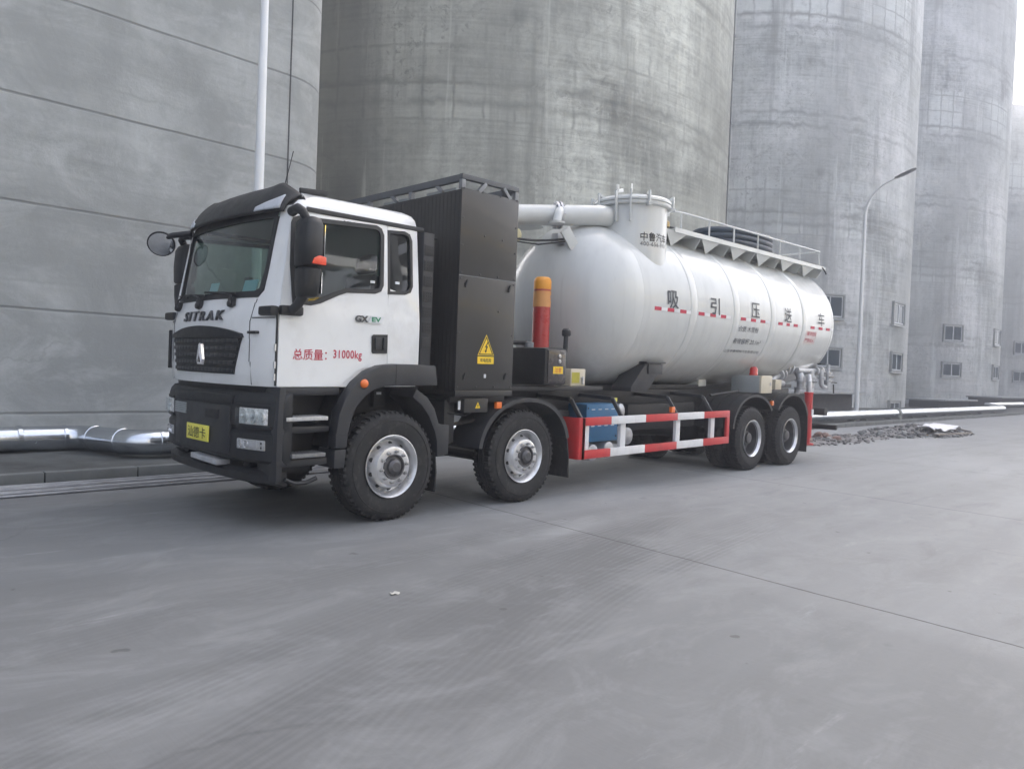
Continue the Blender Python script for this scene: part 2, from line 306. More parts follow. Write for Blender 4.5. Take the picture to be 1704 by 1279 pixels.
def roadmat():
    mt, n, b = newmat('road_concrete'); k = NB(n)
    vec = k.coord('Object')
    x, y, z = k.sep(vec)
    def mp(scale, loc=(0, 0, 0), rot=0):
        q = k.add('ShaderNodeMapping'); q.inputs['Scale'].default_value = scale; q.inputs['Location'].default_value = loc; q.inputs['Rotation'].default_value = (0, 0, rot)
        k.link(vec, q.inputs[0]); return q.outputs[0]
    big = k.noise(mp((.12, .3, 1), (4, 2, 0)), 1, 5, .55, .5)
    med = k.noise(mp((.5, 1, 1)), .9, 7, .62, .5)
    swp = k.noise(mp((.22, 2.6, 1), (1, 3, 0), R(4)), 1, 6, .6, .2)
    fine = k.noise(mp((1, 1, 1)), 22, 6, .7)
    base = (.257, .266, .272)
    val = k.math('ADD', k.math('MULTIPLY', k.ramp(big, [(.3, 0.), (.7, 1.)]), .32), k.math('MULTIPLY', k.ramp(med, [(.25, 0.), (.75, 1.)]), .28))
    val = k.math('ADD', val, k.math('MULTIPLY', k.ramp(swp, [(.3, 0.), (.7, 1.)]), .22))
    val = k.math('ADD', val, k.math('MULTIPLY', fine, .22))
    col = k.ramp(val, [(.2, tuple(c*.74 for c in base)), (.55, base), (.95, tuple(c*1.26 for c in base))])
    # concrete tone darker towards the left, with a step at the sawn joint
    sx_ = k.math('ADD', x, k.math('MULTIPLY', y, -.083))
    tone = k.ramp(k.math('DIVIDE', k.math('ADD', k.math('ADD', sx_, k.math('MULTIPLY', med, .4)), 20), 40), [(.30, .52), (.47, .60), (.528, .70), (.532, .80), (.645, .90), (.665, .98), (.8, 1.06)])
    col = k.mix(1., col, tone, 'MULTIPLY')
    # tyre tracks: curved pairs of treaded streaks turning off the road
    def track(cx_, cy_, rad, wdt, a, seed, lug=9.0):
        nonlocal col
        dx = k.math('SUBTRACT', x, cx_); dy = k.math('SUBTRACT', y, cy_)
        rr = k.math('SQRT', k.math('ADD', k.math('MULTIPLY', dx, dx), k.math('MULTIPLY', dy, dy)))
        wob = k.math('MULTIPLY', k.noise(mp((.25, .25, 1), (seed, 0, 0)), 1, 2), .25)
        d = k.math('ABSOLUTE', k.math('SUBTRACT', k.math('ADD', rr, wob), rad))
        ed = k.ramp(k.math('DIVIDE', d, wdt), [(.35, 1.), (1., 0.)])
        br = k.ramp(k.noise(mp((.5, .5, 1), (seed, seed, 0)), 1, 6, .6), [(.24, 0.), (.55, 1.)])
        ang = k.math('MULTIPLY', k.math('ARCTAN2', dy, dx), rad*lug)
        tre = k.math('ADD', .62, k.math('ADD', k.math('MULTIPLY', k.math('SINE', k.math('MULTIPLY', ang, 2*PI)), .10), k.math('MULTIPLY', k.math('SINE', k.math('MULTIPLY', d, 125)), .34)))
        f = k.math('MULTIPLY', k.math('MULTIPLY', ed, br), k.math('MULTIPLY', k.math('MULTIPLY', tre, k.ramp(k.math('DIVIDE', k.math('ADD', x, 10), 20), [(.56, 1.), (.72, 0.)])), a*2.9))
        col = k.mix(f, col, tuple(c*.46 for c in base))
    track(4.6, -26.3, 25.1, .26, .44, 1.3); track(6.0, -26.0, 24.75, .2, .40, 4.1); track(4.6, -26.3, 24.4, .26, .46, 7.7)
    track(5.2, -24.4, 22.3, .22, .30, 2.2); track(3.0, -30.0, 29.2, .3, .25, 9.4); track(7.5, -22.0, 21.2, .35, .30, 5.5)
    # straight run of darker tyre polish along the parking line and pale dusty flecks
    pale = k.ramp(k.noise(mp((.5, 3, 1), (8, 1, 0)), 1.3, 8, .72), [(.62, 0.), (.74, .45)])
    col = k.mix(pale, col, tuple(c*1.6 for c in base))
    spots = k.ramp(k.noise(mp((1, 1, 1), (3, 3, 0)), 2.6, 3, .5), [(.70, 0.), (.75, .5)])
    col = k.mix(spots, col, tuple(c*.5 for c in base))
    # brushed bands across the slab, oil drips and grit
    bb = k.math('MULTIPLY', k.ramp(k.noise(mp((34, 1.4, 1), (0, 3, 0), R(-14)), 1, 2, .5), [(.42, 0.), (.6, 1.)]), k.ramp(k.noise(mp((.6, .8, 1), (19, 4, 0)), 1, 4, .6), [(.5, 0.), (.64, .30)]))
    col = k.mix(bb, col, tuple(c*.6 for c in base))
    dust = k.ramp(k.noise(mp((.6, 1.1, 1), (27, 11, 0), R(8)), 2.0, 10, .72, .8), [(.48, 0.), (.72, .30)])
    col = k.mix(dust, col, tuple(c*1.35 for c in base))
    grime = k.ramp(k.noise(mp((.5, 1.4, 1), (5, 21, 0), R(12)), 1.5, 10, .7, .6), [(.54, 0.), (.70, .5)])
    col = k.mix(grime, col, tuple(c*.55 for c in base))
    drip = k.ramp(k.noise(mp((1, 1, 1), (44, 3, 0)), 5.5, 2, .5), [(.735, 0.), (.76, .6)])
    col = k.mix(drip, col, (.06, .06, .06))
    grit = k.ramp(k.noise(mp((1, 1, 1), (2, 4, 0)), 55, 2, .6), [(.68, 0.), (.74, .45)])
    col = k.mix(grit, col, tuple(c*.45 for c in base))
    vc = k.add('ShaderNodeTexVoronoi', feature='DISTANCE_TO_EDGE'); vc.inputs['Scale'].default_value = .16
    wv3 = k.add('ShaderNodeVectorMath', operation='ADD'); nz3 = k.add('ShaderNodeTexNoise'); nz3.inputs['Scale'].default_value = .8; nz3.inputs['Detail'].default_value = 7
    k.link(vec, nz3.inputs['Vector']); k.link(vec, wv3.inputs[0]); k.link(nz3.outputs['Color'], wv3.inputs[1]); k.link(wv3.outputs[0], vc.inputs['Vector'])
    crk = k.math('MULTIPLY', k.ramp(vc.outputs['Distance'], [(.0, .8), (.0010, 0.)]), k.ramp(k.noise(mp((.2, .2, 1), (3, 9, 0)), 1, 3), [(.50, 0.), (.58, .6)]))
    col = k.mix(crk, col, (.06, .06, .062))
    # sawn slab joints
    wob = k.math('MULTIPLY', k.noise(mp((.7, .7, 1)), 1, 6, .7), .07)
    jx = k.math('ABSOLUTE', k.math('SUBTRACT', k.math('MODULO', k.math('ADD', k.math('ADD', k.math('ADD', x, k.math('MULTIPLY', y, -.083)), wob), 100-1.30+2.5-.035), 5.0), 2.5))
    jy = k.math('ABSOLUTE', k.math('SUBTRACT', k.math('MODULO', k.math('ADD', k.math('ADD', y, wob), 100+.75+2.5-.035), 5.0), 2.5))
    right = k.ramp(k.math('DIVIDE', x, 100), [(.04, 0.), (.08, 1.)])
    jm = k.math('MAXIMUM', k.ramp(jx, [(.004, .9), (.013, 0.)]), k.math('MULTIPLY', k.ramp(jy, [(.004, .3), (.014, 0.)]), right))
    col = k.mix(jm, col, (.02, .02, .022))
    # broom texture
    bro = k.noise(mp((60, 2.2, 1), (0, 0, 0), R(6)), 1, 3, .6)
    k.link(col, b.inputs['Base Color'])
    k.link(k.ramp(med, [(.2, .62), (.8, .85)]), b.inputs['Roughness'])
    h = k.math('SUBTRACT', k.math('ADD', k.math('MULTIPLY', fine, .5), k.math('MULTIPLY', bro, .5)), k.math('MULTIPLY', jm, 2.))
    k.link(k.bump(h, .25, .006), b.inputs['Normal'])
    return mt
roadm = roadmat()

# ------------------------------------------------------------------ mesh helpers
class MB:
    def __init__(s): s.v = []; s.f = []; s.mi = []; s.cur = 0; s.starts = []
    def add(s, vs, fs):
        o = len(s.v); s.starts.append((o, len(s.f))); s.v += [tuple(p) for p in vs]; s.f += [tuple(i+o for i in f) for f in fs]; s.mi += [s.cur]*len(fs); return s
    def mat(s, i): s.cur = i; return s
    def box(s, x0, x1, y0, y1, z0, z1):
        v = [(x0, y0, z0), (x1, y0, z0), (x1, y1, z0), (x0, y1, z0), (x0, y0, z1), (x1, y0, z1), (x1, y1, z1), (x0, y1, z1)]
        return s.add(v, [(3, 2, 1, 0), (4, 5, 6, 7), (0, 1, 5, 4), (1, 2, 6, 5), (2, 3, 7, 6), (3, 0, 4, 7)])
    def bar(s, p, q, w, h, upv=(0, 0, 1)):
        p, q = Vector(p), Vector(q); d = (q-p).normalized(); uu = Vector(upv)
        if abs(d.dot(uu)) > .98: uu = Vector((0, 1, 0))
        sd_ = d.cross(uu).normalized(); uu = sd_.cross(d)
        o = [(-w/2, -h/2), (w/2, -h/2), (w/2, h/2), (-w/2, h/2)]
        v = [p+sd_*a+uu*b for a, b in o]+[q+sd_*a+uu*b for a, b in o]
        return s.add(v, [(3, 2, 1, 0), (4, 5, 6, 7), (0, 1, 5, 4), (1, 2, 6, 5), (2, 3, 7, 6), (3, 0, 4, 7)])
    def prism(s, poly, axis, a, b):
        """poly in the two other axes (order x,y,z), extruded a..b"""
        def P(p, t):
            return {'x': (t, p[0], p[1]), 'y': (p[0], t, p[1]), 'z': (p[0], p[1], t)}[axis]
        n = len(poly); v = [P(p, a) for p in poly]+[P(p, b) for p in poly]
        f = [tuple(range(n))[::-1], tuple(range(n, 2*n))]+[(i, (i+1) % n, n+(i+1) % n, n+i) for i in range(n)]
        return s.add(v, f)
    def strip(s, A, B, y0, y1):
        """profile band between open polylines A and B (x,z) extruded in y"""
        n = len(A)
        for i in range(n-1):
            s.prism([A[i], A[i+1], B[i+1], B[i]], 'y', y0, y1)
        return s
    def band(s, A, B, y0, y1):
        """as strip but one closed solid"""
        return s.loftband(A, B, y0, y1)
    def loftband(s, A, B, y0, y1):
        n = len(A); v = []
        for a, b in zip(A, B): v += [(a[0], y0, a[1]), (b[0], y0, b[1]), (b[0], y1, b[1]), (a[0], y1, a[1])]
        f = [(0, 1, 2, 3), (4*n-1, 4*n-2, 4*n-3, 4*n-4)]
        for i in range(n-1):
            for j in range(4):
                f.append((4*i+j, 4*(i+1)+j, 4*(i+1)+(j+1) % 4, 4*i+(j+1) % 4))
        return s.add(v, f)
    def tube(s, pts, r, n=12, cap=True):
        pts = [Vector(p) for p in pts]; rs = r if isinstance(r, (list, tuple)) else [r]*len(pts)
        v = []; f = []; prev = None
        for i, p in enumerate(pts):
            d = ((pts[i+1]-p) if i == 0 else (p-pts[i-1]) if i == len(pts)-1 else (pts[i+1]-p).normalized()+(p-pts[i-1]).normalized()).normalized()
            if prev is None:
                a = Vector((0, 0, 1)) if abs(d.z) < .9 else Vector((1, 0, 0)); e1 = d.cross(a).normalized()
            else: e1 = (prev - d*prev.dot(d)).normalized()
            prev = e1; e2 = d.cross(e1)
            v += [p+(e1*math.cos(2*PI*j/n)+e2*math.sin(2*PI*j/n))*rs[i] for j in range(n)]
        for i in range(len(pts)-1):
            for j in range(n): f.append((i*n+j, i*n+(j+1) % n, (i+1)*n+(j+1) % n, (i+1)*n+j))
        if cap: f += [tuple(range(n))[::-1], tuple((len(pts)-1)*n+j for j in range(n))]
        return s.add(v, f)
    def lathe(s, prof, o, axis, n=32, closed=False, cap=True):
        """prof: (radius, t along axis)"""
        o = Vector(o); ax = Vector(axis).normalized(); a = Vector((0, 0, 1)) if abs(ax.z) < .9 else Vector((1, 0, 0))
        e1 = a.cross(ax).normalized(); e2 = ax.cross(e1); v = []; f = []
        for r_, t in prof: v += [o+ax*t+(e1*math.cos(2*PI*j/n)+e2*math.sin(2*PI*j/n))*r_ for j in range(n)]
        L = len(prof)
        for i in range(L-1 if not closed else L):
            i2 = (i+1) % L
            for j in range(n): f.append((i*n+j, i*n+(j+1) % n, i2*n+(j+1) % n, i2*n+j))
        if not closed and cap: f += [tuple(range(n))[::-1], tuple((L-1)*n+j for j in range(n))]
        return s.add(v, f)
    def grid(s, fn, nu, nv):
        v = [fn(i/nu, j/nv) for j in range(nv+1) for i in range(nu+1)]
        return s.add(v, [(j*(nu+1)+i, j*(nu+1)+i+1, (j+1)*(nu+1)+i+1, (j+1)*(nu+1)+i) for j in range(nv) for i in range(nu)])
    def blob(s, c, r, n=8, jit=0.):
        v = []; f = []
        for i in range(1, n):
            for j in range(2*n):
                a, b = PI*i/n, PI*j/n; q = 1+random.uniform(-jit, jit)
                v.append((c[0]+r[0]*q*math.sin(a)*math.cos(b), c[1]+r[1]*q*math.sin(a)*math.sin(b), c[2]+r[2]*q*math.cos(a)))
        t, b_ = len(v), len(v)+1; v += [(c[0], c[1], c[2]+r[2]), (c[0], c[1], c[2]-r[2])]; N = 2*n
        for i in range(n-2):
            for j in range(N): f.append((i*N+j, (i+1)*N+j, (i+1)*N+(j+1) % N, i*N+(j+1) % N))
        for j in range(N): f += [(t, j, (j+1) % N), (b_, (n-2)*N+(j+1) % N, (n-2)*N+j)]
        return s.add(v, f)
    def build_each(s, name, mats, parent=None, per=1, **k):
        """every added shape (or every `per` of them) becomes an object of its own"""
        st = s.starts+[(len(s.v), len(s.f))]; out = []
        for i in range(0, len(s.starts), per):
            (v0, f0), (v1, f1) = st[i], st[min(i+per, len(s.starts))]
            q = MB(); q.v = s.v[v0:v1]; q.f = [tuple(a-v0 for a in f) for f in s.f[f0:f1]]; q.mi = s.mi[f0:f1]
            out.append(q.build(name, mats, parent, **k))
        return out
    def build(s, name, mats, parent=None, bevel=0, smooth=35, rake=None, recalc=True, seg=2):
        me = bpy.data.meshes.new(name); me.from_pydata(s.v, [], s.f); me.validate()
        for mm in (mats if isinstance(mats, (list, tuple)) else [mats]): me.materials.append(mm)
        for p, i in zip(me.polygons, s.mi): p.material_index = i
        bm = bmesh.new(); bm.from_mesh(me)
        if recalc: bmesh.ops.recalc_face_normals(bm, faces=bm.faces)
        if bevel:
            ed = [e for e in bm.edges if len(e.link_faces) == 2 and e.calc_face_angle(0) > R(35)]
            bmesh.ops.bevel(bm, geom=ed, offset=bevel, segments=seg, affect='EDGES', profile=.6, clamp_overlap=True)
        bm.to_mesh(me); bm.free()
        if rake is None: rake = RAKE[0]
        if rake:
            for q in me.vertices: q.co.z += rake*q.co.x
        if smooth:
            for p in me.polygons: p.use_smooth = True
            me.set_sharp_from_angle(angle=R(smooth))
        o = bpy.data.objects.new(name, me); C.objects.link(o)
        if parent: o.parent = parent
        return o
RAKE = [0.0]
def tag(o, label=None, cat=None, group=None, kind=None):
    for a, v in (('label', label), ('category', cat), ('group', group), ('kind', kind)):
        if v: o[a] = v
    return o
def thing(name, loc, label, cat, group=None):
    o = bpy.data.objects.new(name, None); C.objects.link(o); o.location = loc; o.empty_display_size = .2
    return tag(o, label, cat, group)
def kids(o): return [c for c in bpy.data.objects if c.parent == o]
def copy_tree(o, parent=None, xf=None, top=True):
    c = o.copy(); C.objects.link(c); c.parent = parent
    if top and xf is not None: c.matrix_local = xf
    for ch in kids(o): copy_tree(ch, c, None, False)
    return c

def text_mesh(txt, size, bold=0., sx=1., shear=0., align='CENTER', sp=1.):
    cu = bpy.data.curves.new('lettering', 'FONT'); cu.body = txt; cu.size = size; cu.offset = bold; cu.shear = shear; cu.space_character = sp
    cu.align_x = align; cu.align_y = 'CENTER'; cu.resolution_u = 3
    o = bpy.data.objects.new('lettering', cu); C.objects.link(o)
    dg = bpy.context.evaluated_depsgraph_get(); me = bpy.data.meshes.new_from_object(o.evaluated_get(dg))
    bpy.data.objects.remove(o)
    V = [(q.co.x*sx, q.co.y) for q in me.vertices]; F = [tuple(p.vertices) for p in me.polygons]
    bpy.data.meshes.remove(me); return V, F
def lettering(txt, size, place, mt, parent, bold=0., sx=1., shear=0., depth=0., align='CENTER', fit=None, name='lettering', sp=1.):
    """place(u,v,d) -> point; the outline is given a small thickness by depth"""
    V, F = text_mesh(txt, size, bold, sx, shear, align, sp)
    if fit and V:                      # (width, height) to fill
        x0, x1 = min(p[0] for p in V), max(p[0] for p in V); y0, y1 = min(p[1] for p in V), max(p[1] for p in V)
        V = [((p[0]-(x0+x1)/2)/(x1-x0)*fit[0], (p[1]-(y0+y1)/2)/(y1-y0)*fit[1]) for p in V]
    mb = MB(); mb.add([place(u, v, depth) for u, v in V], F)
    if depth > .006:
        # side walls from boundary edges
        cnt = {}
        for f in F:
            for a, b in zip(f, f[1:]+f[:1]): cnt[(a, b)] = 1
        n = len(V); base = [place(u, v, 0) for u, v in V]; o = len(mb.v); mb.v += [tuple(p) for p in base]
        for (a, b) in cnt:
            if (b, a) not in cnt: mb.f.append((a, b, o+b, o+a)); mb.mi.append(0)
    return mb.build(name, mt, parent, smooth=0, recalc=False)

# ================================================================== SETTING
gm = MB(); gm.grid(lambda u, v: (-150+450*u, -150+300*v, 0.), 30, 20)
tag(gm.build('road', roadm), kind='structure')
KY = lambda x: 3.80+.0125*(x+2)
vg = MB(); vg.grid(lambda u, v: (-60+210*u, KY(-60+210*u)+.12+(40)*v**2, .115+.012*math.sin(40*u+9*v)), 120, 16)
tag(vg.build('verge', ground_soil), kind='structure')
kb = MB()
x = -60.
while x < 150:
    e = x+.985
    kb.prism([(x, KY(x)), (e, KY(e)), (e, KY(e)+.13), (x, KY(x)+.13)], 'z', -.02, .135+random.uniform(-.004, .004)); x += 1.0
tag(kb.build('kerb', kerbm, bevel=.012), kind='structure')

# ------------------------------------------------------------------ left building
def building():
    t = thing('concrete_building', (-20, 6.5, 0), 'flat cast concrete building wall with thin horizontal joints and a rounded corner, behind the cab', 'building')
    t.location = (0, 0, 0)
    mb = MB(); r_ = 1.0; cx_, cy_ = 2.27, 6.5+r_
    out = [(-70, 6.5), (-40, 6.5), (-20, 6.5), (-10, 6.5), (-5, 6.5), (-2.5, 6.5), (0, 6.5), (2.27, 6.5)]
    out += [(cx_+r_*math.sin(a), cy_-r_*math.cos(a)) for a in [PI/2*i/14 for i in range(1, 15)]]
    out += [(cx_+r_, 10), (cx_+r_, 14), (cx_+r_, 30), (-70, 30)]
    mb.prism(out, 'z', -.1, 40.); mb.build('wall', wallm, t, smooth=25)
    j = MB(); j.box(2.262, 2.284, 6.492, 6.52, .1, 39.9); j.build('joint_seal', darkslab, t)
    return t
building()

# ------------------------------------------------------------------ silos
RS, YS = 12.3, 22.4
def silo(cx_, label, mt, h, wins):
    t = thing('concrete_silo', (cx_, YS, 0), label, 'silo', 'row of concrete silos')
    mb = MB(); n = 160; zs = [-.5, .6, h*.33, h*.66, h]
    v = [(RS*math.cos(2*PI*i/n), RS*math.sin(2*PI*i/n), z) for z in zs for i in range(n+1)]; N = n+1
    f = [(k_*N+i, k_*N+i+1, (k_+1)*N+i+1, (k_+1)*N+i) for k_ in range(len(zs)-1) for i in range(n)]
    mb.add(v, f)
    roof = len(mb.v); mb.v += [(RS*math.cos(2*PI*i/n), RS*math.sin(2*PI*i/n), h) for i in range(n)]; mb.f.append(tuple(roof+i for i in range(n))); mb.mi.append(0)
    o = mb.build('drum', mt, t, smooth=30)
    me = o.data; uvl = me.uv_layers.new(name='UVMap')
    for p in me.polygons:
        for li in p.loop_indices:
            vi = me.loops[li].vertex_index; co = me.vertices[vi].co
            if vi < len(v): uvl.data[li].uv = ((vi % N)*2*PI*RS/n, co.z)
            else: uvl.data[li].uv = (co.x, co.y+60)
    for a, z0, z1, wdt in wins:
        a = R(a); ca, sa = math.cos(a), math.sin(a); ex = Vector((-sa, ca, 0)); nr = Vector((ca, sa, 0))
        # raised surround with a deep dark reveal, sliding frame and panes inside it
        def P(u, d, z): return nr*(RS+d)+ex*u+Vector((0, 0, z))
        hw = wdt/2; sag = RS-math.sqrt(RS*RS-hw*hw)
        def ring(mb_, u0, u1, z0_, z1_, tk, d0, d1):
            for (a0, a1, b0, b1) in ((u0, u1, z0_, z0_+tk), (u0, u1, z1_-tk, z1_), (u0, u0+tk, z0_+tk, z1_-tk), (u1-tk, u1, z0_+tk, z1_-tk)):
                mb_.add([P(a0, d0, b0), P(a1, d0, b0), P(a1, d0, b1), P(a0, d0, b1), P(a0, d1, b0), P(a1, d1, b0), P(a1, d1, b1), P(a0, d1, b1)],
                        [(3, 2, 1, 0), (4, 5, 6, 7), (0, 1, 5, 4), (1, 2, 6, 5), (2, 3, 7, 6), (3, 0, 4, 7)])
        mb = MB(); ring(mb, -hw-.10, hw+.10, z0-.10, z1+.10, .10, -sag-.1, .11)
        wn = mb.build('window', mt, t, smooth=0)
        bk = MB(); bk.add([P(-hw, .008, z0), P(hw, .008, z0), P(hw, .008, z1), P(-hw, .008, z1)], [(0, 1, 2, 3)])
        bk.build('reveal', reveal, wn, smooth=0)
        fr = MB(); ring(fr, -hw+.02, hw-.02, z0+.02, z1-.02, .065, .010, .045)
        ring(fr, -.035, .035, z0+.05, z1-.05, .034, .011, .05)
        fr.build('frame', winwhite, wn, smooth=0)
        gl = MB(); gl.add([P(-hw+.08, .022, z0+.08), P(hw-.08, .022, z0+.08), P(hw-.08, .022, z1-.08), P(-hw+.08, .022, z1-.08)], [(0, 1, 2, 3)])
        gl.build('pane', winglass, wn, smooth=0)
        sl = MB(); sl.add([P(-hw-.1, .0, z0-.16), P(hw+.1, .0, z0-.16), P(hw+.1, .14, z0-.14), P(-hw-.1, .14, z0-.14), P(-hw-.1, .0, z0-.102), P(hw+.1, .0, z0-.102), P(hw+.1, .14, z0-.108), P(-hw-.1, .14, z0-.108)],
                          [(3, 2, 1, 0), (4, 5, 6, 7), (0, 1, 5, 4), (1, 2, 6, 5), (2, 3, 7, 6), (3, 0, 4, 7)])
        sl.build('sill', winwhite, wn, smooth=0)
    return t
WR = [(5.3, 6.55), (2.42, 3.5), (-.35, .5)]
def wset(angs): return [(a, z0, z1, 1.75) for a in angs for z0, z1 in WR]
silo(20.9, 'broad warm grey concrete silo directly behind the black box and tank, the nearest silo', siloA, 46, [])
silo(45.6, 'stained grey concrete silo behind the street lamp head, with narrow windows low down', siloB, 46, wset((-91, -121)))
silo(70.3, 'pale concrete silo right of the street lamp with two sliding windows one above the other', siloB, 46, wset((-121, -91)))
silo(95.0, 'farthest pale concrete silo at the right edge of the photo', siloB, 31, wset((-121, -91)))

# ------------------------------------------------------------------ street lamps
def lamp(name_label, x_, y_):
    t = thing('street_lamp', (x_, y_, .12), name_label, 'street lamp', 'white street lamps along the kerb')
    p = MB(); p.tube([(0, 0, .02), (0, 0, 4.5), (0, 0, 7.9)], [.092, .072, .056], 20)
    a = [(0, 0, 7.9)]
    for i in range(1, 13):
        q = i/12*R(66); a.append((.0, -1.3*(1-math.cos(q)), 7.9+1.3*math.sin(q)))
    last = a[-1]; a.append((0, last[1]-.30, last[2]+.125))
    p.tube(a, [.056-.018*i/13 for i in range(14)], 16); p.build('pole', polew, t)
    b = MB(); b.lathe([(.20, 0), (.20, .025), (.12, .03), (.105, .16), (.094, .17)], (0, 0, -.01), (0, 0, 1), 20)
    for k_ in range(4): b.lathe([(.018, 0), (.018, .06)], (.155*math.cos(k_*PI/2+.7), .155*math.sin(k_*PI/2+.7), .0), (0, 0, 1), 6)
    b.build('base_flange', polew, t)
    tip = a[-1]; d = Vector((0, -.9, .33)).normalized()
    h = MB(); c0 = Vector(tip)-d*.05; 
    up_ = Vector((0, .33, .9)).normalized(); sx_ = Vector((1, 0, 0))
    sec = []
    for s_, wd, ht in ((0, .05, .05), (.12, .09, .05), (.25, .14, .045), (.6, .15, .04), (.72, .12, .03), (.78, .05, .018)):
        c = c0+d*s_; sec.append([c+sx_*wd*cc+up_*ht*ss for cc, ss in ((-1, -.5), (1, -.5), (1, .2), (.6, 1), (-.6, 1), (-1, .2))])
    vs = [p_ for s_ in sec for p_ in s_]; fs = [tuple(range(6))[::-1], tuple(30+j for j in range(6))]
    for i in range(5):
        for j in range(6): fs.append((i*6+j, i*6+(j+1) % 6, (i+1)*6+(j+1) % 6, (i+1)*6+j))
    h.add(vs, fs); h.build('lamp_head', headg, t, bevel=.006)
    g = MB(); c = c0+d*.42-up_*.026
    g.add([c+sx_*a_*.11+d*b_*.22 for a_, b_ in ((-1, -1), (1, -1), (1, 1), (-1, 1))]+[c-up_*.012+sx_*a_*.1+d*b_*.2 for a_, b_ in ((-1, -1), (1, -1), (1, 1), (-1, 1))],
          [(3, 2, 1, 0), (4, 5, 6, 7), (0, 1, 5, 4), (1, 2, 6, 5), (2, 3, 7, 6), (3, 0, 4, 7)]); g.build('lens', lens, t, smooth=0)
    bx = MB(); bx.box(-.04, .04, -.085, -.06, .5, .85); bx.build('access_door', polew, t, bevel=.004)
    return t
lamp('white street lamp with a curved arm, standing right of the tanker rear', 25.9, 5.2)
lamp('plain white pole of a street lamp rising behind the truck cab roof', 1.16, 5.3)

# ------------------------------------------------------------------ pipeline
def arcpts(P, r_=.35, n=6):
    """round the corners of a polyline"""
    P = [Vector(p) for p in P]; out = [P[0]]
    for i in range(1, len(P)-1):
        a = (P[i-1]-P[i]).normalized(); b = (P[i+1]-P[i]).normalized()
        s0, s1 = P[i]+a*r_, P[i]+b*r_
        for k_ in range(n+1):
            q = k_/n; out.append(s0*(1-q)**2+P[i]*2*q*(1-q)+s1*q*q)
    out.append(P[-1]); return out
def pipeline():
    t = thing('insulated_pipeline', (0, 5, 0), 'long shiny metal clad pipeline running low along the wall and past the silos', 'pipeline')
    t.location = (0, 0, 0)
    runs = [(-40, 6.05, .32), (-1.0, 6.05, .30), (-.70, 4.75, .33), (12, 4.75, .33), (22, 4.85, .33), (49, 5.05, .36), (56, 7.5, .40), (120, 7.9, .45)]
    m_ = MB(); m_.tube(arcpts(runs, .28), .172, 28); m_.build('pipe', zinc, t, smooth=40)
    bnd = MB()
    def ringat(p, d, r_=.178, l=.035): bnd.lathe([(r_-.008, -l), (r_, -l+.008), (r_, l-.008), (r_-.008, l)], p, d, 28)
    xs = -12.
    while xs < -1.4: ringat((xs, 6.05, .31), (1, 0, 0)); xs += 1.02
    for x_ in [1.2+1.02*i for i in range(46)]:
        if x_ < 12: ringat((x_, 4.75, .33), (1, 0, 0))
        elif x_ < 22: ringat((x_, 4.75+.01*(x_-12), .33), (1, .01, 0))
        else: ringat((x_, 4.85+.2*(x_-22)/27, .33+.03*(x_-22)/27), (1, .0074, .001))
    for p, d in (((-1.25, 6.05, .301), (1, 0, 0)), ((-.93, 5.75, .307), (.22, -.97, .02)), ((-.78, 5.08, .322), (.22, -.97, .02)), ((-.42, 4.75, .33), (1, 0, 0)), ((.0, 4.75, .33), (1, 0, 0))):
        ringat(p, d, .180, .03)
    bnd.build_each('clamp_band', zinc, t, smooth=40)
    for x_, y_ in [(-8, 6.05), (-4.5, 6.05), (2.0, 4.75), (6, 4.75), (24.6, 4.87), (25.9, 4.88), (28.6, 4.9), (31.5, 4.92), (33.6, 4.94), (36.6, 4.96), (38.4, 4.97), (41.2, 4.99), (43.6, 5.01), (46.5, 5.03)]:
        s_ = MB(); s_.box(x_-.11, x_+.11, y_-.13, y_+.13, .08, .14); s_.box(x_-.06, x_+.06, y_-.10, y_+.10, .14, .175)
        s_.build('support', kerbm, t, bevel=.008)
    v_ = MB(); v_.lathe([(.175, -.12), (.205, -.1), (.205, .1), (.175, .12)], (29.6, 4.9, .34), (1, 0, 0), 24); v_.box(29.45, 29.75, 4.72, 5.1, .08, .22); v_.build('joint_collar', tape, t, bevel=.01)
pipeline()

# ------------------------------------------------------------------ low shelters at the silo feet
def shelter(x0, x1, y0, y1, zt, label):
    t = thing('low_shelter', ((x0+x1)/2, (y0+y1)/2, .1), label, 'shelter', 'low covered pits at the feet of the silos')
    cx_, cy_ = (x0+x1)/2, (y0+y1)/2; hx, hy = (x1-x0)/2, (y1-y0)/2
    m_ = MB(); m_.box(-hx, hx, -hy, hy, zt-.2, zt-.1); m_.build('roof_slab', slabm, t, bevel=.01)
    q = MB(); q.box(-hx+.3, hx-.3, -hy+.5, hy-.1, -.1, zt-.2); q.build('pit_wall', darkslab, t)
    return t
shelter(24.5, 33, 7.4, 9.6, 1.12, 'grey slab roof over a dark low pit just behind the tanker rear')
shelter(50.5, 58.5, 8.6, 11., .70, 'pale flat slab low down under the windows of the silo right of the lamp')
shelter(61, 74, 7.6, 10., .95, 'dark low covered pit at the right edge beyond the pipeline')

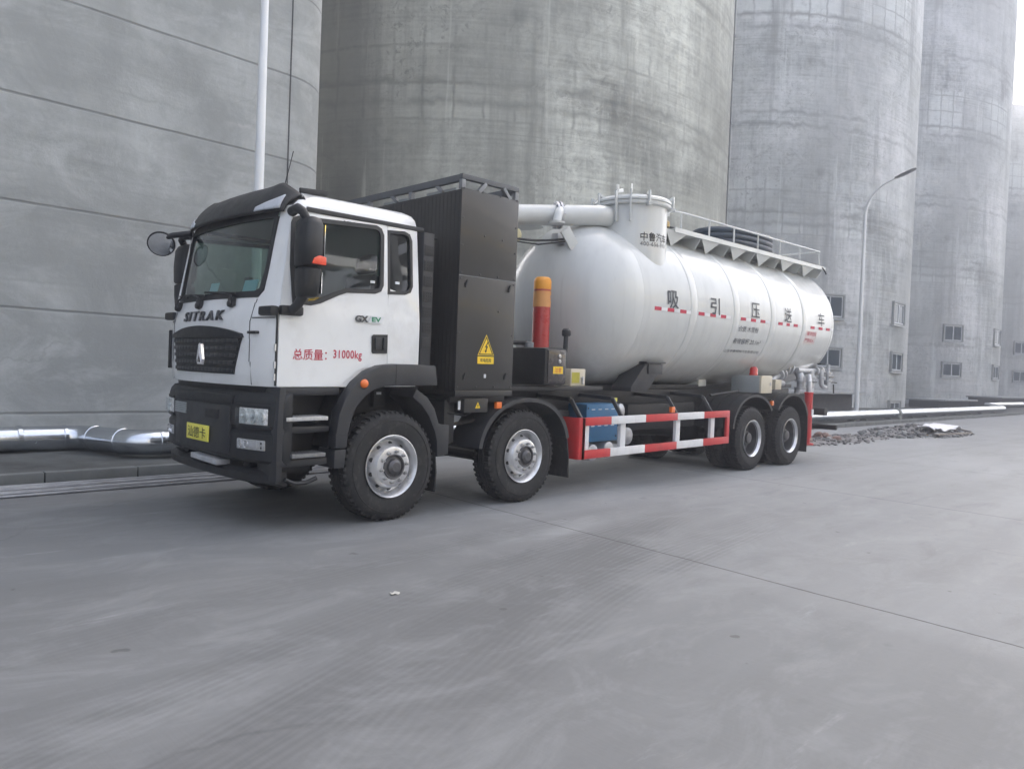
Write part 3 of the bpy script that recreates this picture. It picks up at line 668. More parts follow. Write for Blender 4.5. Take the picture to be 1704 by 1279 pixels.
# ------------------------------------------------------------------ ground clutter
for i, (y0, y1, x0, x1, r_) in enumerate([(3.66, 3.60, -12, 1.6, .022), (3.56, 3.50, -11, 2.4, .018), (3.45, 3.42, -12, 1.9, .024), (3.36, 3.30, -10, 2.8, .018), (3.20, 3.18, -12, 2.2, .022), (3.07, 3.10, -9, 2.9, .016)]):
    b_ = MB(); b_.tube([(x0, y0, r_+.002), ((x0+x1)/2, (y0+y1)/2+.03*(-1)**i, r_+.002), (x1, y1, r_+.002)], r_, 8)
    tag(b_.build('steel_rod', steelbar), ['long thin steel rod lying against the kerb, farthest from the camera', 'second steel rod from the kerb on the road at left', 'thick steel rod third from the kerb on the road at left', 'fourth steel rod from the kerb on the road at left', 'fifth steel rod from the kerb on the road at left', 'thin steel rod lying farthest out from the kerb at left'][i], 'steel rod', 'steel rods along the kerb')
# spoil heap
def heap(cx_, cy_, rx, ry, h, n=34):
    mb = MB()
    ph = [random.uniform(0, 6) for _ in range(6)]
    def fn(u, v):
        a = 2*PI*u; rr = v
        edge = 1+.18*math.sin(3*a+ph[0])+.12*math.sin(7*a+ph[1])
        z = h*(1-rr)**.8*(1+.3*math.sin(5*a+ph[2])*rr)+random.uniform(0, .05)*(1-rr)
        return (cx_+rx*rr*edge*math.cos(a), cy_+ry*rr*edge*math.sin(a), max(.004, z) if v < 1 else .002)
    mb.grid(fn, 60, n//2); return mb
hp = heap(22.0, 1.85, 2.7, .95, .24)
for _ in range(900):
    a = random.uniform(0, 2*PI); q = random.random()**.5*1.05
    hp.mat(random.choice((0, 0, 0, 0, 1, 2, 2)))
    px, py = 22.0+3.4*q*math.cos(a), 1.85+1.3*q*math.sin(a); s_ = random.uniform(.010, .045)*random.choice((.5, .8, 1, 1, 2.2))
    hp.blob((px, py, max(0, .27*(1-q))+s_*.3), (s_*random.uniform(.8, 1.6), s_, s_*.7), 3, .25)
tag(hp.build('rubble', [soil, slabm, kerbm, brick], smooth=0), kind='stuff')
hp = heap(15.6, 2.0, 3.0, .7, .07)
for _ in range(300):
    a = random.uniform(0, 2*PI); q = random.random()**.5*1.05
    px, py = 15.6+3.2*q*math.cos(a), 2.0+.85*q*math.sin(a); s_ = random.uniform(.015, .06)
    hp.blob((px, py, max(0, .09*(1-q))+s_*.3), (s_*random.uniform(.8, 1.6), s_, s_*.7), 3, .25)
tag(hp.build('loose_soil', soil, smooth=0), kind='stuff')
sh = MB()
def shf(u, v):
    return (20.6+2.6*u, .95+.5*v+.08*math.sin(5*u), .20+.10*v+.05*math.sin(9*u+3*v)+.03*math.sin(23*u+5*v))
sh.grid(shf, 30, 8); so = sh.build('plastic_sheet', sheetm); mo = so.modifiers.new('thick', 'SOLIDIFY'); mo.thickness = .006
tag(so, 'crumpled white plastic sheet lying on the dark rubble heap', 'sheet')
for i, (p, q, l) in enumerate([((20.2, .80, .10), (23.2, .62, .07), 'long pale plank lying along the front of the rubble heap'), ((23.0, 1.5, .28), (23.9, .8, .08), 'short plank leaning on the right end of the rubble heap')]):
    b_ = MB(); b_.bar(p, q, .14, .03); tag(b_.build('plank', wood, bevel=.003), l, 'plank', 'planks on the rubble heap')
# bricks behind the tanker's rear support
bl = ['broken brick nearest the red support leg behind the tanker', 'pale brick lump in the rubble row behind the tanker']
for i in range(14):
    x_ = 13.4+i*.16+random.uniform(-.06, .06); y_ = 1.95+random.uniform(-.22, .22)
    s_ = random.uniform(.5, .85)
    b_ = MB(); b_.blob((0, 0, 0), (.19*s_, .14*s_, .115*s_), 5, .16)
    o = b_.build('rubble_lump', [brick, slabm][1 if i in (0, 2, 5, 9) else 0], smooth=60)
    o.location = (x_, y_, .10*s_+ (.14 if i in (4, 7, 8) else 0)); o.rotation_euler = (random.uniform(-.3, .3), random.uniform(-.3, .3), random.uniform(0, 3))
    tag(o, 'reddish or grey rubble lump in the low row on the ground behind the tanker rear', 'rubble lump', 'rubble lumps behind the tanker')
b_ = MB(); b_.grid(lambda u, v: (.11*(u-.5)*(1+.3*math.sin(5*v)), .09*(v-.5), .012+.01*math.sin(6*u+2*v)), 8, 8)
o = b_.build('paper_scrap', paper); o.scale = (.5, .5, .5); o.location = (-1.355, -1.926, .002); mo = o.modifiers.new('thick', 'SOLIDIFY'); mo.thickness = .004
tag(o, 'small crumpled pale scrap lying on the road in front of the truck', 'litter')

# conduit with clips down the near silo
cd = MB(); an = R(-67); P_ = (20.9+(RS+.03)*math.cos(an), YS+(RS+.03)*math.sin(an))
cd.tube([(P_[0], P_[1], 2.), (P_[0], P_[1], 24), (P_[0], P_[1], 44)], .035, 8)
for i in range(20): cd.box(P_[0]-.07, P_[0]+.07, P_[1]-.06, P_[1]+.06, 3.2+1.9*i, 3.3+1.9*i)
tag(cd.build('conduit', frame_l), 'thin vertical conduit with clips running up the right side of the nearest silo', 'conduit')

# open steel shed across the road: it stands behind the camera and shows in the cab glass and on the tank
def shed():
    t = thing('open_steel_shed', (30, -37, 0), 'open sided steel shed across the road, seen only as a reflection in the door window', 'shed')
    for i in range(11):
        x_ = -45+9*i
        for y_ in (9, -5):
            m_ = MB(); m_.box(x_-.3, x_+.3, y_-.3, y_+.3, 0, 17.0); m_.build('column', frame_d, t)
        m_ = MB(); m_.box(x_-.15, x_+.15, -9, 8.6, 15.2, 16.2); m_.build('truss', frame_d, t)
    m_ = MB(); m_.box(-45, 45, 8.2, 8.65, 8.2, 9.3); m_.build('crane_beam', yellow2, t)
    for z in (5.2, 11.8): 
        m_ = MB(); m_.box(-45, 45, 8.75, 9.05, z, z+.5); m_.build('tie_beam', guardw, t)
    for i in range(14):
        m_ = MB(); m_.box(-45.4+6.5*i, -40.6+6.5*i, -9.4, 9.6, 17.0, 17.15); m_.build('roof_sheet', darkduct, t)
    m_ = MB(); m_.box(-45.4, 45.4, 9.35, 9.45, 14.6, 17.8); m_.build('bounce_panel', bouncem, t)  # added cream panel out of view, bounces sunlight onto the truck side
    m_ = MB(); m_.box(-45.2, 45.2, -9.5, -9.3, 0, 11.); m_.build('rear_wall', darkslab, t)
    for i in range(6):
        m_ = MB(); m_.box(-40+14*i, -36+14*i, -2, 4, 0, 3.2+.7*(i % 3)); m_.box(-39+14*i, -37+14*i, -1, 3, 3.2, 5.2+.7*(i % 3)); m_.build('machine', greybox, t)
shed()

# ------------------------------------------------------------------ air
def haze():
    hz_ = MB(); hz_.box(-156, 306, -156, 156, -1., 48.); o = hz_.build('haze', [], smooth=0)
    mt = bpy.data.materials.new('haze_air'); mt.use_nodes = True; n = mt.node_tree; n.nodes.clear()
    out = n.nodes.new('ShaderNodeOutputMaterial'); v = n.nodes.new('ShaderNodeVolumePrincipled')
    v.inputs['Color'].default_value = (.90, .94, 1., 1); v.inputs['Density'].default_value = HAZE; v.inputs['Anisotropy'].default_value = .35
    n.links.new(v.outputs[0], out.inputs['Volume']); o.data.materials.append(mt); tag(o, kind='stuff')
HAZE = .0098
haze()

#@TRUCK
# ================================================================== TRUCK
T = thing('tanker_truck', (0, 1.2, 0), 'white eight wheel tanker truck with a black box behind its cab', 'truck')
T.location = (0, 0, 0)
YC = 1.22
RAKE[0] = .0155
def sideY(z): return .09+.075*max(0, (z-1.98)/.9)**1.15
def interp(pts, s):
    for (a, b), (c, d) in zip(pts, pts[1:]):
        if s <= c: return b+(d-b)*(s-a)/(c-a)
    return pts[-1][1]
def noseX(s): return interp([(0, -1.368), (.23, -1.364), (.44, -1.350), (.74, -1.315), (.83, -1.295), (.95, -1.268), (1.03, -1.242), (1.08, -1.222), (1.115, -1.20), (1.135, -1.182), (1.3, -1.182)], s)
def bumpX(s): return interp([(0, -1.35), (.4, -1.343), (.7, -1.322), (.88, -1.29), (1.0, -1.255), (1.08, -1.228), (1.14, -1.20), (1.18, -1.17), (1.21, -1.135), (1.3, -1.13)], s)
def rakeX(z):
    if z < 1.45: return .02*((1.45-z)/.15)**2
    if z < 1.85: return 0.
    if z < 2.06: return .055*((z-1.85)/.21)**1.3
    return .055+.125*((z-2.06)/.76)+.05*max(0, z-2.7)
def cabloop(z, inset=0., xr=.352, roof=0.):
    hw = YC-sideY(z)-inset
    half = [(noseX(s*1.14)+rakeX(z)+inset+roof, s*hw) for s in (0, .12, .24, .44, .64, .76, .85, .912, .96, .992)]
    half += [(noseX(1.14)+rakeX(z)+.02+inset+roof, hw)]
    half += [(x_, hw) for x_ in (-.9, -.5, -.1)] + [(xr-.06, hw), (xr-.015, hw-.02), (xr, hw-.07), (xr, hw*.5), (xr, 0)]
    lp = [(x_, YC-y_, z) for x_, y_ in half] + [(x_, YC+y_, z) for x_, y_ in half[-2:0:-1]]
    return lp
def cabsolid(levels):
    mb = MB(); loops = [cabloop(*l) for l in levels]; N = len(loops[0])
    for l in loops: mb.v += l
    for i in range(len(loops)-1):
        for j in range(N): mb.f.append((i*N+j, i*N+(j+1) % N, (i+1)*N+(j+1) % N, (i+1)*N+j))
    mb.f += [tuple(range(N))[::-1], tuple((len(loops)-1)*N+j for j in range(N))]; mb.mi = [0]*len(mb.f)
    return mb
outer = cabsolid([(1.29,), (1.32,), (1.45,), (1.6,), (1.85,), (1.95,), (2.06,), (2.3,), (2.6,), (2.8,), (2.89, .0, .352), (2.95, .018, .35, .03), (2.995, .05, .335, .07), (3.03, .11, .28, .12), (3.052, .22, .16, .2), (3.062, .5, -.05, .3)])
body = outer.build('cab_body', white, T, smooth=28, rake=0)
inner = cabsolid([(1.42, .07, .27), (1.85, .07, .27), (2.0, .07, .27), (2.3, .07, .27), (2.8, .07, .27), (2.9, .1, .2, .08), (2.96, .3, .05, .2)]).build('tmp_inner', white, rake=0)
WIN = [(-1.03, 2.043), (-1.051, 2.356), (-1.035, 2.716), (-1.02, 2.75), (-.98, 2.765), (-.171, 2.801), (-.13, 2.784), (-.11, 2.74), (-.126, 2.264), (-.148, 2.221), (-.203, 2.199), (-.514, 2.183), (-.609, 2.147), (-.794, 2.062), (-.884, 2.039)]
QWIN = [(-.018, 2.783), (.163, 2.797), (.214, 2.78), (.235, 2.729), (.233, 2.285), (.21, 2.236), (.151, 2.213), (-.029, 2.203)]
WS = []   # windscreen outline (y offset from centre, z)
def wsout():
    a = [(-.865, 2.10), (-.90, 2.15), (-.905, 2.3), (-.895, 2.74), (-.875, 2.82), (-.83, 2.85)]
    pts = [(-.80, 2.085)]+a
    return pts+[(-y_, z) for y_, z in pts[::-1]]
WS = wsout()
cut = MB(); cut.prism(WIN, 'y', -.5, 3.); c1 = cut.build('tmp_c1', white, rake=0)
cut = MB(); cut.prism(QWIN, 'y', -.5, 3.); c2 = cut.build('tmp_c2', white, rake=0)
cut = MB(); cut.prism([(YC+y_, z) for y_, z in WS], 'x', -1.7, -.95); c3 = cut.build('tmp_c3', white, rake=0)
for c_ in (inner, c1, c2, c3):
    mo = body.modifiers.new('b', 'BOOLEAN'); mo.operation = 'DIFFERENCE'; mo.object = c_; mo.solver = 'EXACT'
dg = bpy.context.evaluated_depsgraph_get()
me = bpy.data.meshes.new_from_object(body.evaluated_get(dg)); body.modifiers.clear(); body.data = me
for c_ in (inner, c1, c2, c3): bpy.data.objects.remove(c_)
for p in me.polygons: p.use_smooth = True
me.materials.clear(); me.materials.append(white); me.materials.append(blackpl)
for p in me.polygons:                      # headlining and trim inside the shell are black
    c_ = p.center; s_ = abs(c_.y-YC)
    p.material_index = 1 if (s_ < YC-sideY(c_.z)-.035 and 1.40 < c_.z < 2.975 and c_.x > noseX(s_)+rakeX(c_.z)+.04 and c_.x < .3) else 0
me.set_sharp_from_angle(angle=R(28))
for q in me.vertices: q.co.z += RAKE[0]*q.co.x

def sidepanel(name, poly, d0, mt, parent=T, th=.006, far=False, bev=0, hole=None):
    """flat outline (x,z) laid on the cab side, d0 proud of it"""
    bm = bmesh.new()
    def P(x_, z, d):
        y_ = sideY(z)-d
        return (x_, y_ if not far else 2*YC-y_, z+RAKE[0]*x_)
    def loop(pl): 
        vs = [bm.verts.new(P(x_, z, d0)) for x_, z in pl]; return [bm.edges.new((vs[i], vs[(i+1) % len(vs)])) for i in range(len(vs))]
    ed = loop(poly)
    if hole:
        for h_ in hole: ed += loop(h_)
    r_ = bmesh.ops.triangle_fill(bm, use_beauty=True, use_dissolve=False, edges=ed, normal=(0, -1, 0))
    fs = [g for g in r_['geom'] if isinstance(g, bmesh.types.BMFace)]
    ex = bmesh.ops.extrude_face_region(bm, geom=fs)
    sgn = 1 if not far else -1
    for g in ex['geom']:
        if isinstance(g, bmesh.types.BMVert): g.co.y += th*sgn
    bmesh.ops.recalc_face_normals(bm, faces=bm.faces)
    me = bpy.data.meshes.new(name); bm.to_mesh(me); bm.free(); me.materials.append(mt)
    o = bpy.data.objects.new(name, me); C.objects.link(o); o.parent = parent
    return o
def inset(poly, d):
    cx_ = sum(p[0] for p in poly)/len(poly); cz_ = sum(p[1] for p in poly)/len(poly); out = []
    n = len(poly)
    for i in range(n):
        a, b, c = Vector(poly[i-1]), Vector(poly[i]), Vector(poly[(i+1) % n])
        t1 = (b-a).normalized(); t2 = (c-b).normalized(); n1 = Vector((-t1.y, t1.x)); n2 = Vector((-t2.y, t2.x)); nn = (n1+n2).normalized()
        s_ = 1/max(.5, nn.dot(n1)); q = b+nn*d*s_
        if (q-Vector((cx_, cz_))).length > (b-Vector((cx_, cz_))).length and d > 0: q = b-nn*d*s_
        elif (q-Vector((cx_, cz_))).length < (b-Vector((cx_, cz_))).length and d < 0: q = b-nn*d*s_
        out.append((q.x, q.y))
    return out
# doors: near door is a separate skin with its own seams, window seal, glass and handle
DOOR = [(-1.178, 1.295), (-1.175, 1.62), (-1.172, 1.928), (-1.145, 2.189), (-1.063, 2.74), (-1.045, 2.805), (-.999, 2.828), (-.066, 2.846), (-.042, 2.835), (-.045, 2.237), (-.043, 1.495), (-.33, 1.462), (-.508, 1.337), (-.544, 1.295)]
for far in (False, True):
    d_ = sidepanel('door', DOOR, .011, white, T, .012, far, hole=[inset(WIN, -.028)])
    sidepanel('window_seal', inset(WIN, -.028), .016, blackpl, d_, .02, far, hole=[inset(WIN, .012)])
    sidepanel('window_glass', inset(WIN, .006), -.012, glass, d_, .004, far)
    RP = [(-.034, 1.495), (-.036, 2.237), (-.032, 2.84), (.321, 2.843), (.326, 2.451), (.340, 1.91), (.342, 1.501)]
    q_ = sidepanel('side_panel', RP, .009, white, T, .010, far, hole=[inset(QWIN, -.022)])
    sidepanel('window_seal', inset(QWIN, -.022), .013, blackpl, q_, .018, far, hole=[inset(QWIN, .008)])
    sidepanel('window_glass', inset(QWIN, .004), -.012, glassd, q_, .004, far)
    H = [(-.222, 1.62), (-.21, 1.606), (-.048, 1.611), (-.048, 1.791), (-.209, 1.785), (-.226, 1.768)]
    h_ = sidepanel('door_handle', H, .019, blackpl, d_, .008, far)
    if not far:
        g = MB(); g.box(-.105, -.068, .046, .07, 1.645, 1.76); g.box(-.195, -.115, .058, .07, 1.645, 1.755); g.build('pull_lever', greypl, d_, bevel=.007)
    # drip rail along the roof edge
    dr = MB(); s_ = 1
    A = [(-1.03, 2.862), (.30, 2.852)]
    yy = (lambda d: sideY(2.84)-d) if not far else (lambda d: 2*YC-sideY(2.84)+d)
    dr.add([(-.905, yy(.022), 2.885), (.40, yy(.022), 2.885), (.40, yy(.022), 2.848), (-.905, yy(.022), 2.845), (-.905, yy(-.03), 2.889), (.40, yy(-.03), 2.889), (.40, yy(-.03), 2.846), (-.905, yy(-.03), 2.843)],
           [(0, 1, 2, 3), (7, 6, 5, 4), (0, 4, 5, 1), (3, 2, 6, 7), (1, 5, 6, 2), (0, 3, 7, 4)])
    dr.build('drip_rail', greypl, T, bevel=.006)
seam = MB()
seam.box(-1.193, -1.180, .0865, .1, 1.30, 1.98); seam.build('door_gap', chassis, T)
for x_ in (-.56, -.48): pass
dots = MB()
for x_ in (-.523, -.420): dots.lathe([(.012, 0), (.012, .004)], (x_, sideY(2.808)-.011, 2.808), (0, -1, 0), 10)
dots.box(-.495, -.45, sideY(2.808)-.0145, sideY(2.808)-.008, 2.798, 2.818); dots.build_each('side_marker', blackpl, T)
hs = MB()
for z in (1.345, 1.45, 1.60): hs.box(-1.206, -1.192, .083, .1, z, z+.06)
hs.build_each('hinge_clip', alu, T)

# windscreen: curved glass, black border, wipers
def wsP(y_, z, d): return (noseX(abs(y_)*1.0)+rakeX(z)+d, YC+y_, z)
def wsgrid(z0, z1, ya, yb, d, nu=24, nv=10):
    mb = MB(); mb.grid(lambda u, v: wsP(ya+(yb-ya)*u, z0+(z1-z0)*v, d), nu, nv); return mb
ws_ = wsgrid(2.06, 2.87, -.91, .91, .016); ws_.build('windscreen', glass, T, smooth=60)
fr = MB()
def frbox(z0, z1, ya, yb, d0, d1, nu=20):
    a = [wsP(ya+(yb-ya)*i/nu, z0, d0) for i in range(nu+1)]; b = [wsP(ya+(yb-ya)*i/nu, z1, d0) for i in range(nu+1)]
    c = [wsP(ya+(yb-ya)*i/nu, z1, d1) for i in range(nu+1)]; e = [wsP(ya+(yb-ya)*i/nu, z0, d1) for i in range(nu+1)]
    n = nu+1; vs = a+b+c+e; f = []
    for i in range(nu):
        for k_ in range(4):
            k2 = (k_+1) % 4; f.append((k_*n+i, k_*n+i+1, k2*n+i+1, k2*n+i))
    f += [(0, n, 2*n, 3*n), (n-1, 4*n-1, 3*n-1, 2*n-1)]; fr.add(vs, f)
frbox(2.068, 2.125, -.86, .86, -.004, .03)
frbox(2.78, 2.88, -.89, .89, .0, .03)
for sg in (-1, 1):
    P_ = [(.80, 2.126), (.855, 2.145), (.885, 2.3), (.875, 2.78)]
    O_ = [(.86, 2.068), (.915, 2.13), (.922, 2.3), (.912, 2.79)]
    for i in range(3):
        q = [P_[i], O_[i], O_[i+1], P_[i+1]]
        vs = [wsP(sg*a, b, -.004) for a, b in q]+[wsP(sg*a, b, .03) for a, b in q]
        fr.add(vs, [(3, 2, 1, 0), (4, 5, 6, 7), (0, 1, 5, 4), (1, 2, 6, 5), (2, 3, 7, 6), (3, 0, 4, 7)])
fr.build('windscreen_border', blackpl, T, smooth=40)
for y0, y1, py in ((-.55, .05, -.52), (.05, .62, .12), (.5, .84, .75)):
    wp = MB(); wp.tube([wsP(py, 2.02, -.035), wsP(py, 2.09, -.045), wsP((y0+y1)/2, 2.13, -.03)], [.014, .012, .008], 8)
    wp.bar(wsP(y0, 2.112, -.022), wsP(y1, 2.142, -.022), .014, .02); wp.lathe([(.03, 0), (.035, .02), (.028, .05)], wsP(py, 2.015, .0), (-1, 0, 0), 12)
    wp.box(wsP(py, 0, 0)[0]-.03 if False else wsP(py, 2., -.028)[0], wsP(py, 2., .01)[0], YC+py-.045, YC+py+.045, 1.995, 2.075)
    wp.build('wiper', blackpl, T, bevel=.004)
# cab interior
it = MB(); it.box(-1.10, -.78, .20, 2.24, 1.5, 2.04); it.build('dashboard', blackpl, T, bevel=.06)
sw = MB()
tor = [(.21+.018*math.cos(a), .018*math.sin(a)) for a in [2*PI*i/10 for i in range(10)]]
sw.lathe(tor, (-.72, .66, 2.08), (.55, 0, .83), 28, closed=True); sw.tube([(-.72, .66, 2.08), (-.9, .66, 1.9)], .035, 10); sw.bar((-.72, .46, 2.08), (-.72, .86, 2.08), .05, .02); sw.build('steering_wheel', blackpl, T)
for y_ in (.66, 1.8):
    s_ = MB(); s_.box(-.55, -.02, y_-.26, y_+.26, 1.62, 1.80); s_.build('seat', seatm, T, bevel=.06)
    s_ = MB(); s_.bar((-.06, y_, 1.78), (.06, y_, 2.40), .48, .14, (1, 0, .2)); s_.bar((.06, y_, 2.42), (.09, y_, 2.62), .28, .10, (1, 0, .2)); s_.build('seat_back', seatm, T, bevel=.05)
ph = MB(); ph.tube([(-1.02, 1.02, 2.0), (-1.0, 1.02, 2.16)], .016, 8); ph.box(-1.03, -.99, .97, 1.07, 2.14, 2.30); ph.build('phone_mount', blackpl, T, bevel=.012)
for y_, w_ in ((.55, .2), (1.20, .17)):
    q = MB(); q.add([wsP(y_-YC-w_/2, 2.13, .024), wsP(y_-YC+w_/2, 2.13, .024), wsP(y_-YC+w_/2-.02, 2.23, .024), wsP(y_-YC-w_/2-.02, 2.23, .024)]+[wsP(y_-YC-w_/2, 2.13, .028), wsP(y_-YC+w_/2, 2.13, .028), wsP(y_-YC+w_/2-.02, 2.23, .028), wsP(y_-YC-w_/2-.02, 2.23, .028)],
              [(3, 2, 1, 0), (4, 5, 6, 7), (0, 1, 5, 4), (1, 2, 6, 5), (2, 3, 7, 6), (3, 0, 4, 7)])
    q.build('permit_card', simple('pale_card', (.35, .62, .70), .6), T, smooth=0)
MATS['pale_card'].use_fake_user = False
# front panel: grille, arch trim, emblem, name
def frontP(y_, z, d=0.): return (noseX(abs(y_-YC))+rakeX(z)-d, y_, z)
def frontpanel(outline_fn, d0, d1, name, mt, parent=T, nu=24, nv=10, smooth=40):
    """outline_fn(u,v)->(y,z); a solid skin d0..d1 proud of the nose"""
    mb = MB(); A = [[frontP(*outline_fn(i/nu, j/nv), d1) for i in range(nu+1)] for j in range(nv+1)]
    B = [[frontP(*outline_fn(i/nu, j/nv), d0) for i in range(nu+1)] for j in range(nv+1)]
    n = nu+1; vs = [p for r_ in A for p in r_]+[p for r_ in B for p in r_]; o = n*(nv+1); f = []
    for j in range(nv):
        for i in range(nu):
            a = j*n+i; f += [(a, a+1, a+n+1, a+n), (o+a, o+a+n, o+a+n+1, o+a+1)]
    for i in range(nu): f += [(i, o+i, o+i+1, i+1), (nv*n+i, nv*n+i+1, o+nv*n+i+1, o+nv*n+i)]
    for j in range(nv): f += [(j*n, (j+1)*n, o+(j+1)*n, o+j*n), (j*n+nu, o+j*n+nu, o+(j+1)*n+nu, (j+1)*n+nu)]
    mb.add(vs, f); return mb.build(name, mt, parent, smooth=smooth)
gr_ = frontpanel(lambda u, v: (YC+(u-.5)*2*(.635+.115*v), 1.385+.33*v), -.03, .008, 'grille', blackpl)
gs = MB()
for k_ in range(5):
    v = .1+.8*k_/4; z = 1.385+.33*v; hwid = .62+.115*v
    pts = [frontP(YC+(i/16-.5)*2*hwid, z, .018) for i in range(17)]
    for a, b in zip(pts, pts[1:]): gs.bar(a, b, .016, .034)
gs.build('slats', greypl, gr_, bevel=.004)
frontpanel(lambda u, v: (YC+(u-.5)*2*(.768-.02*v), 1.712+.035*v+v*.075*(1-(2*u-1)**2)), -.03, .032, 'grille_trim', blackpl, gr_)
# emblem: tall faceted silver kite with an open triangle
em = MB()
def eP(a, b, d): return frontP(YC-.10-a*.8, 1.55+b*.8, .03+d)
K = [(0, .145), (.035, .13), (.082, -.05), (.055, -.115), (-.055, -.115), (-.082, -.05), (-.035, .13)]
Ki = [(0, .02), (.012, .0), (.05, -.06), (.035, -.085), (-.035, -.085), (-.05, -.06), (-.012, .0)]
vs = [eP(a, b, .0) for a, b in K]+[eP(a*.9, b*.95, .022) for a, b in K]+[eP(a*1.1, b, .022) for a, b in Ki]+[eP(a, b, .002) for a, b in Ki]
f = []
for ring in range(3):
    for j in range(7): f.append((ring*7+j, ring*7+(j+1) % 7, (ring+1)*7+(j+1) % 7, (ring+1)*7+j))
em.add(vs, f); em.bar(eP(0, .02, .018), eP(-.055, -.085, .018), .014, .014); em.bar(eP(0, .02, .018), eP(.055, -.085, .018), .014, .014); em.bar(eP(0, .13, .018), eP(0, .01, .02), .016, .016)
em.build('emblem', chrome, gr_, smooth=0)
lettering('SITRAK', .15, lambda u, v, d: frontP(1.215-u, 1.915+v, .003+d), letter, T, .002, 1., depth=.016, fit=(.87, .095), sp=1.35)
# panel seams of the nose
sm = MB()
for y_ in (.36, 2.08):
    for a, b in zip([1.30, 1.5, 1.7, 1.86, 2.02], [1.5, 1.7, 1.86, 2.02, 2.05]):
        yy_ = y_+(.02*math.sin((a-1.3)*4) if y_ < 1 else -.02*math.sin((a-1.3)*4)); sm.bar(frontP(yy_, a, .0005), frontP(yy_, b, .0005), .007, .004, (1, 0, 0))
for y0, y1 in ((.11, .36), (2.08, 2.33)):
    sm.bar(frontP(y0, 1.885, .0005), frontP((y0+y1)/2, 1.885, .002), .004, .007); sm.bar(frontP((y0+y1)/2, 1.885, .002), frontP(y1, 1.885, .0005), .004, .007)
sm.build('panel_gaps', chassis, T)
sg = MB(); sg.box(-1.30, -1.255, .26, .42, 1.745, 1.77); sg.build('corner_vane', blackpl, T, bevel=.008)
# far corner air vane
av = MB(); av.box(-1.25, -1.19, 2.28, 2.325, 1.40, 1.80); av.build('corner_vane', blackpl, T, bevel=.01)

# sun visor on the roof front
vz = MB()
def visor(u, v):
    y_ = (u-.5)*2*.99; s = abs(y_); z0 = 2.835
    top = 3.115+.02*math.exp(-((s-.72)/.12)**2)-.11*max(0, (s-.74)/.25)**1.4
    z = z0+(top-z0)*v
    x_ = noseX(s*.95)+.20-.085*(1-v)**1.3*(1-.6*(s/.99)**3)+.15*v**2.4
    return (x_, YC+y_, z)
vz.grid(visor, 40, 12); vo = vz.build('sun_visor', blackpl, T, smooth=50)
mo = vo.modifiers.new('thick', 'SOLIDIFY'); mo.thickness = .03; mo.offset = -1
for sgn in (-1, 1):
    lp = MB()
    def lampf(u, v):
        s = .66+.31*u; zz = 2.845+.01*u+(.04+.085*u)*v
        p = visor(.5+sgn*s/2/.99, min(.95, (zz-2.835)/.27)); return (p[0]-.012, p[1], zz)
    lp.grid(lampf, 8, 4); o = lp.build('marker_panel', simple('visor_lamp', (.50, .53, .58), .3) if sgn < 0 else MATS['visor_lamp'], vo, smooth=50)
    mo = o.modifiers.new('thick', 'SOLIDIFY'); mo.thickness = .01
for k_ in range(2):
    dl = MB(); p = [visor(.5+.5*.78, .36-.17*k_), visor(.5+.5*.92, .36-.17*k_), visor(.5+.5*.92, .47-.17*k_), visor(.5+.5*.78, .47-.17*k_)]
    dl.add([(a-.004, b, c) for a, b, c in p]+[(a-.001, b, c) for a, b, c in p], [(3, 2, 1, 0), (4, 5, 6, 7), (0, 1, 5, 4), (1, 2, 6, 5), (2, 3, 7, 6), (3, 0, 4, 7)]); dl.build('decal', inkw, vo, smooth=0)
rb = MB(); rb.tube([(-.95, .52, 3.05), (-.93, .46, 3.25), (-.91, .42, 3.42)], .004, 6); rb.build('aerial', blackpl, T)
rr = MB()
for y_ in (.20, 2.24): rr.bar((-.90, y_+.1*(1 if y_ < 1 else -1), 3.05), (-.62, y_+.1*(1 if y_ < 1 else -1), 3.07), .03, .05)
rr.build_each('roof_bracket', blackpl, T, bevel=.006)

# side guard strip behind the cab with perforated panels
sgd = MB(); sgd.box(.362, .498, .085, .22, 1.50, 2.835); sd_o = sgd.build('cab_side_fairing', greypl, T, bevel=.012)
pf = MB()
for i in range(7):
    z = 2.66-.155*i
    pf.box(.375, .485, .078, .088, z-.055, z+.055)
pf.build_each('louvre', blackpl, sd_o, bevel=.005)
pd = MB()
for i in range(6):
    for r_ in range(3):
        for k_ in range(4): pd.box(.386+.025*k_, .398+.025*k_, .0745, .079, 2.625-.155*i+.03*r_, 2.640-.155*i+.03*r_)
pd.build('perforation', chassis, sd_o)
cl = MB(); cl.tube([(.45, .14, 2.80), (.58, .17, 2.80)], .015, 8); cl.build('cab_lock', chassis, T)

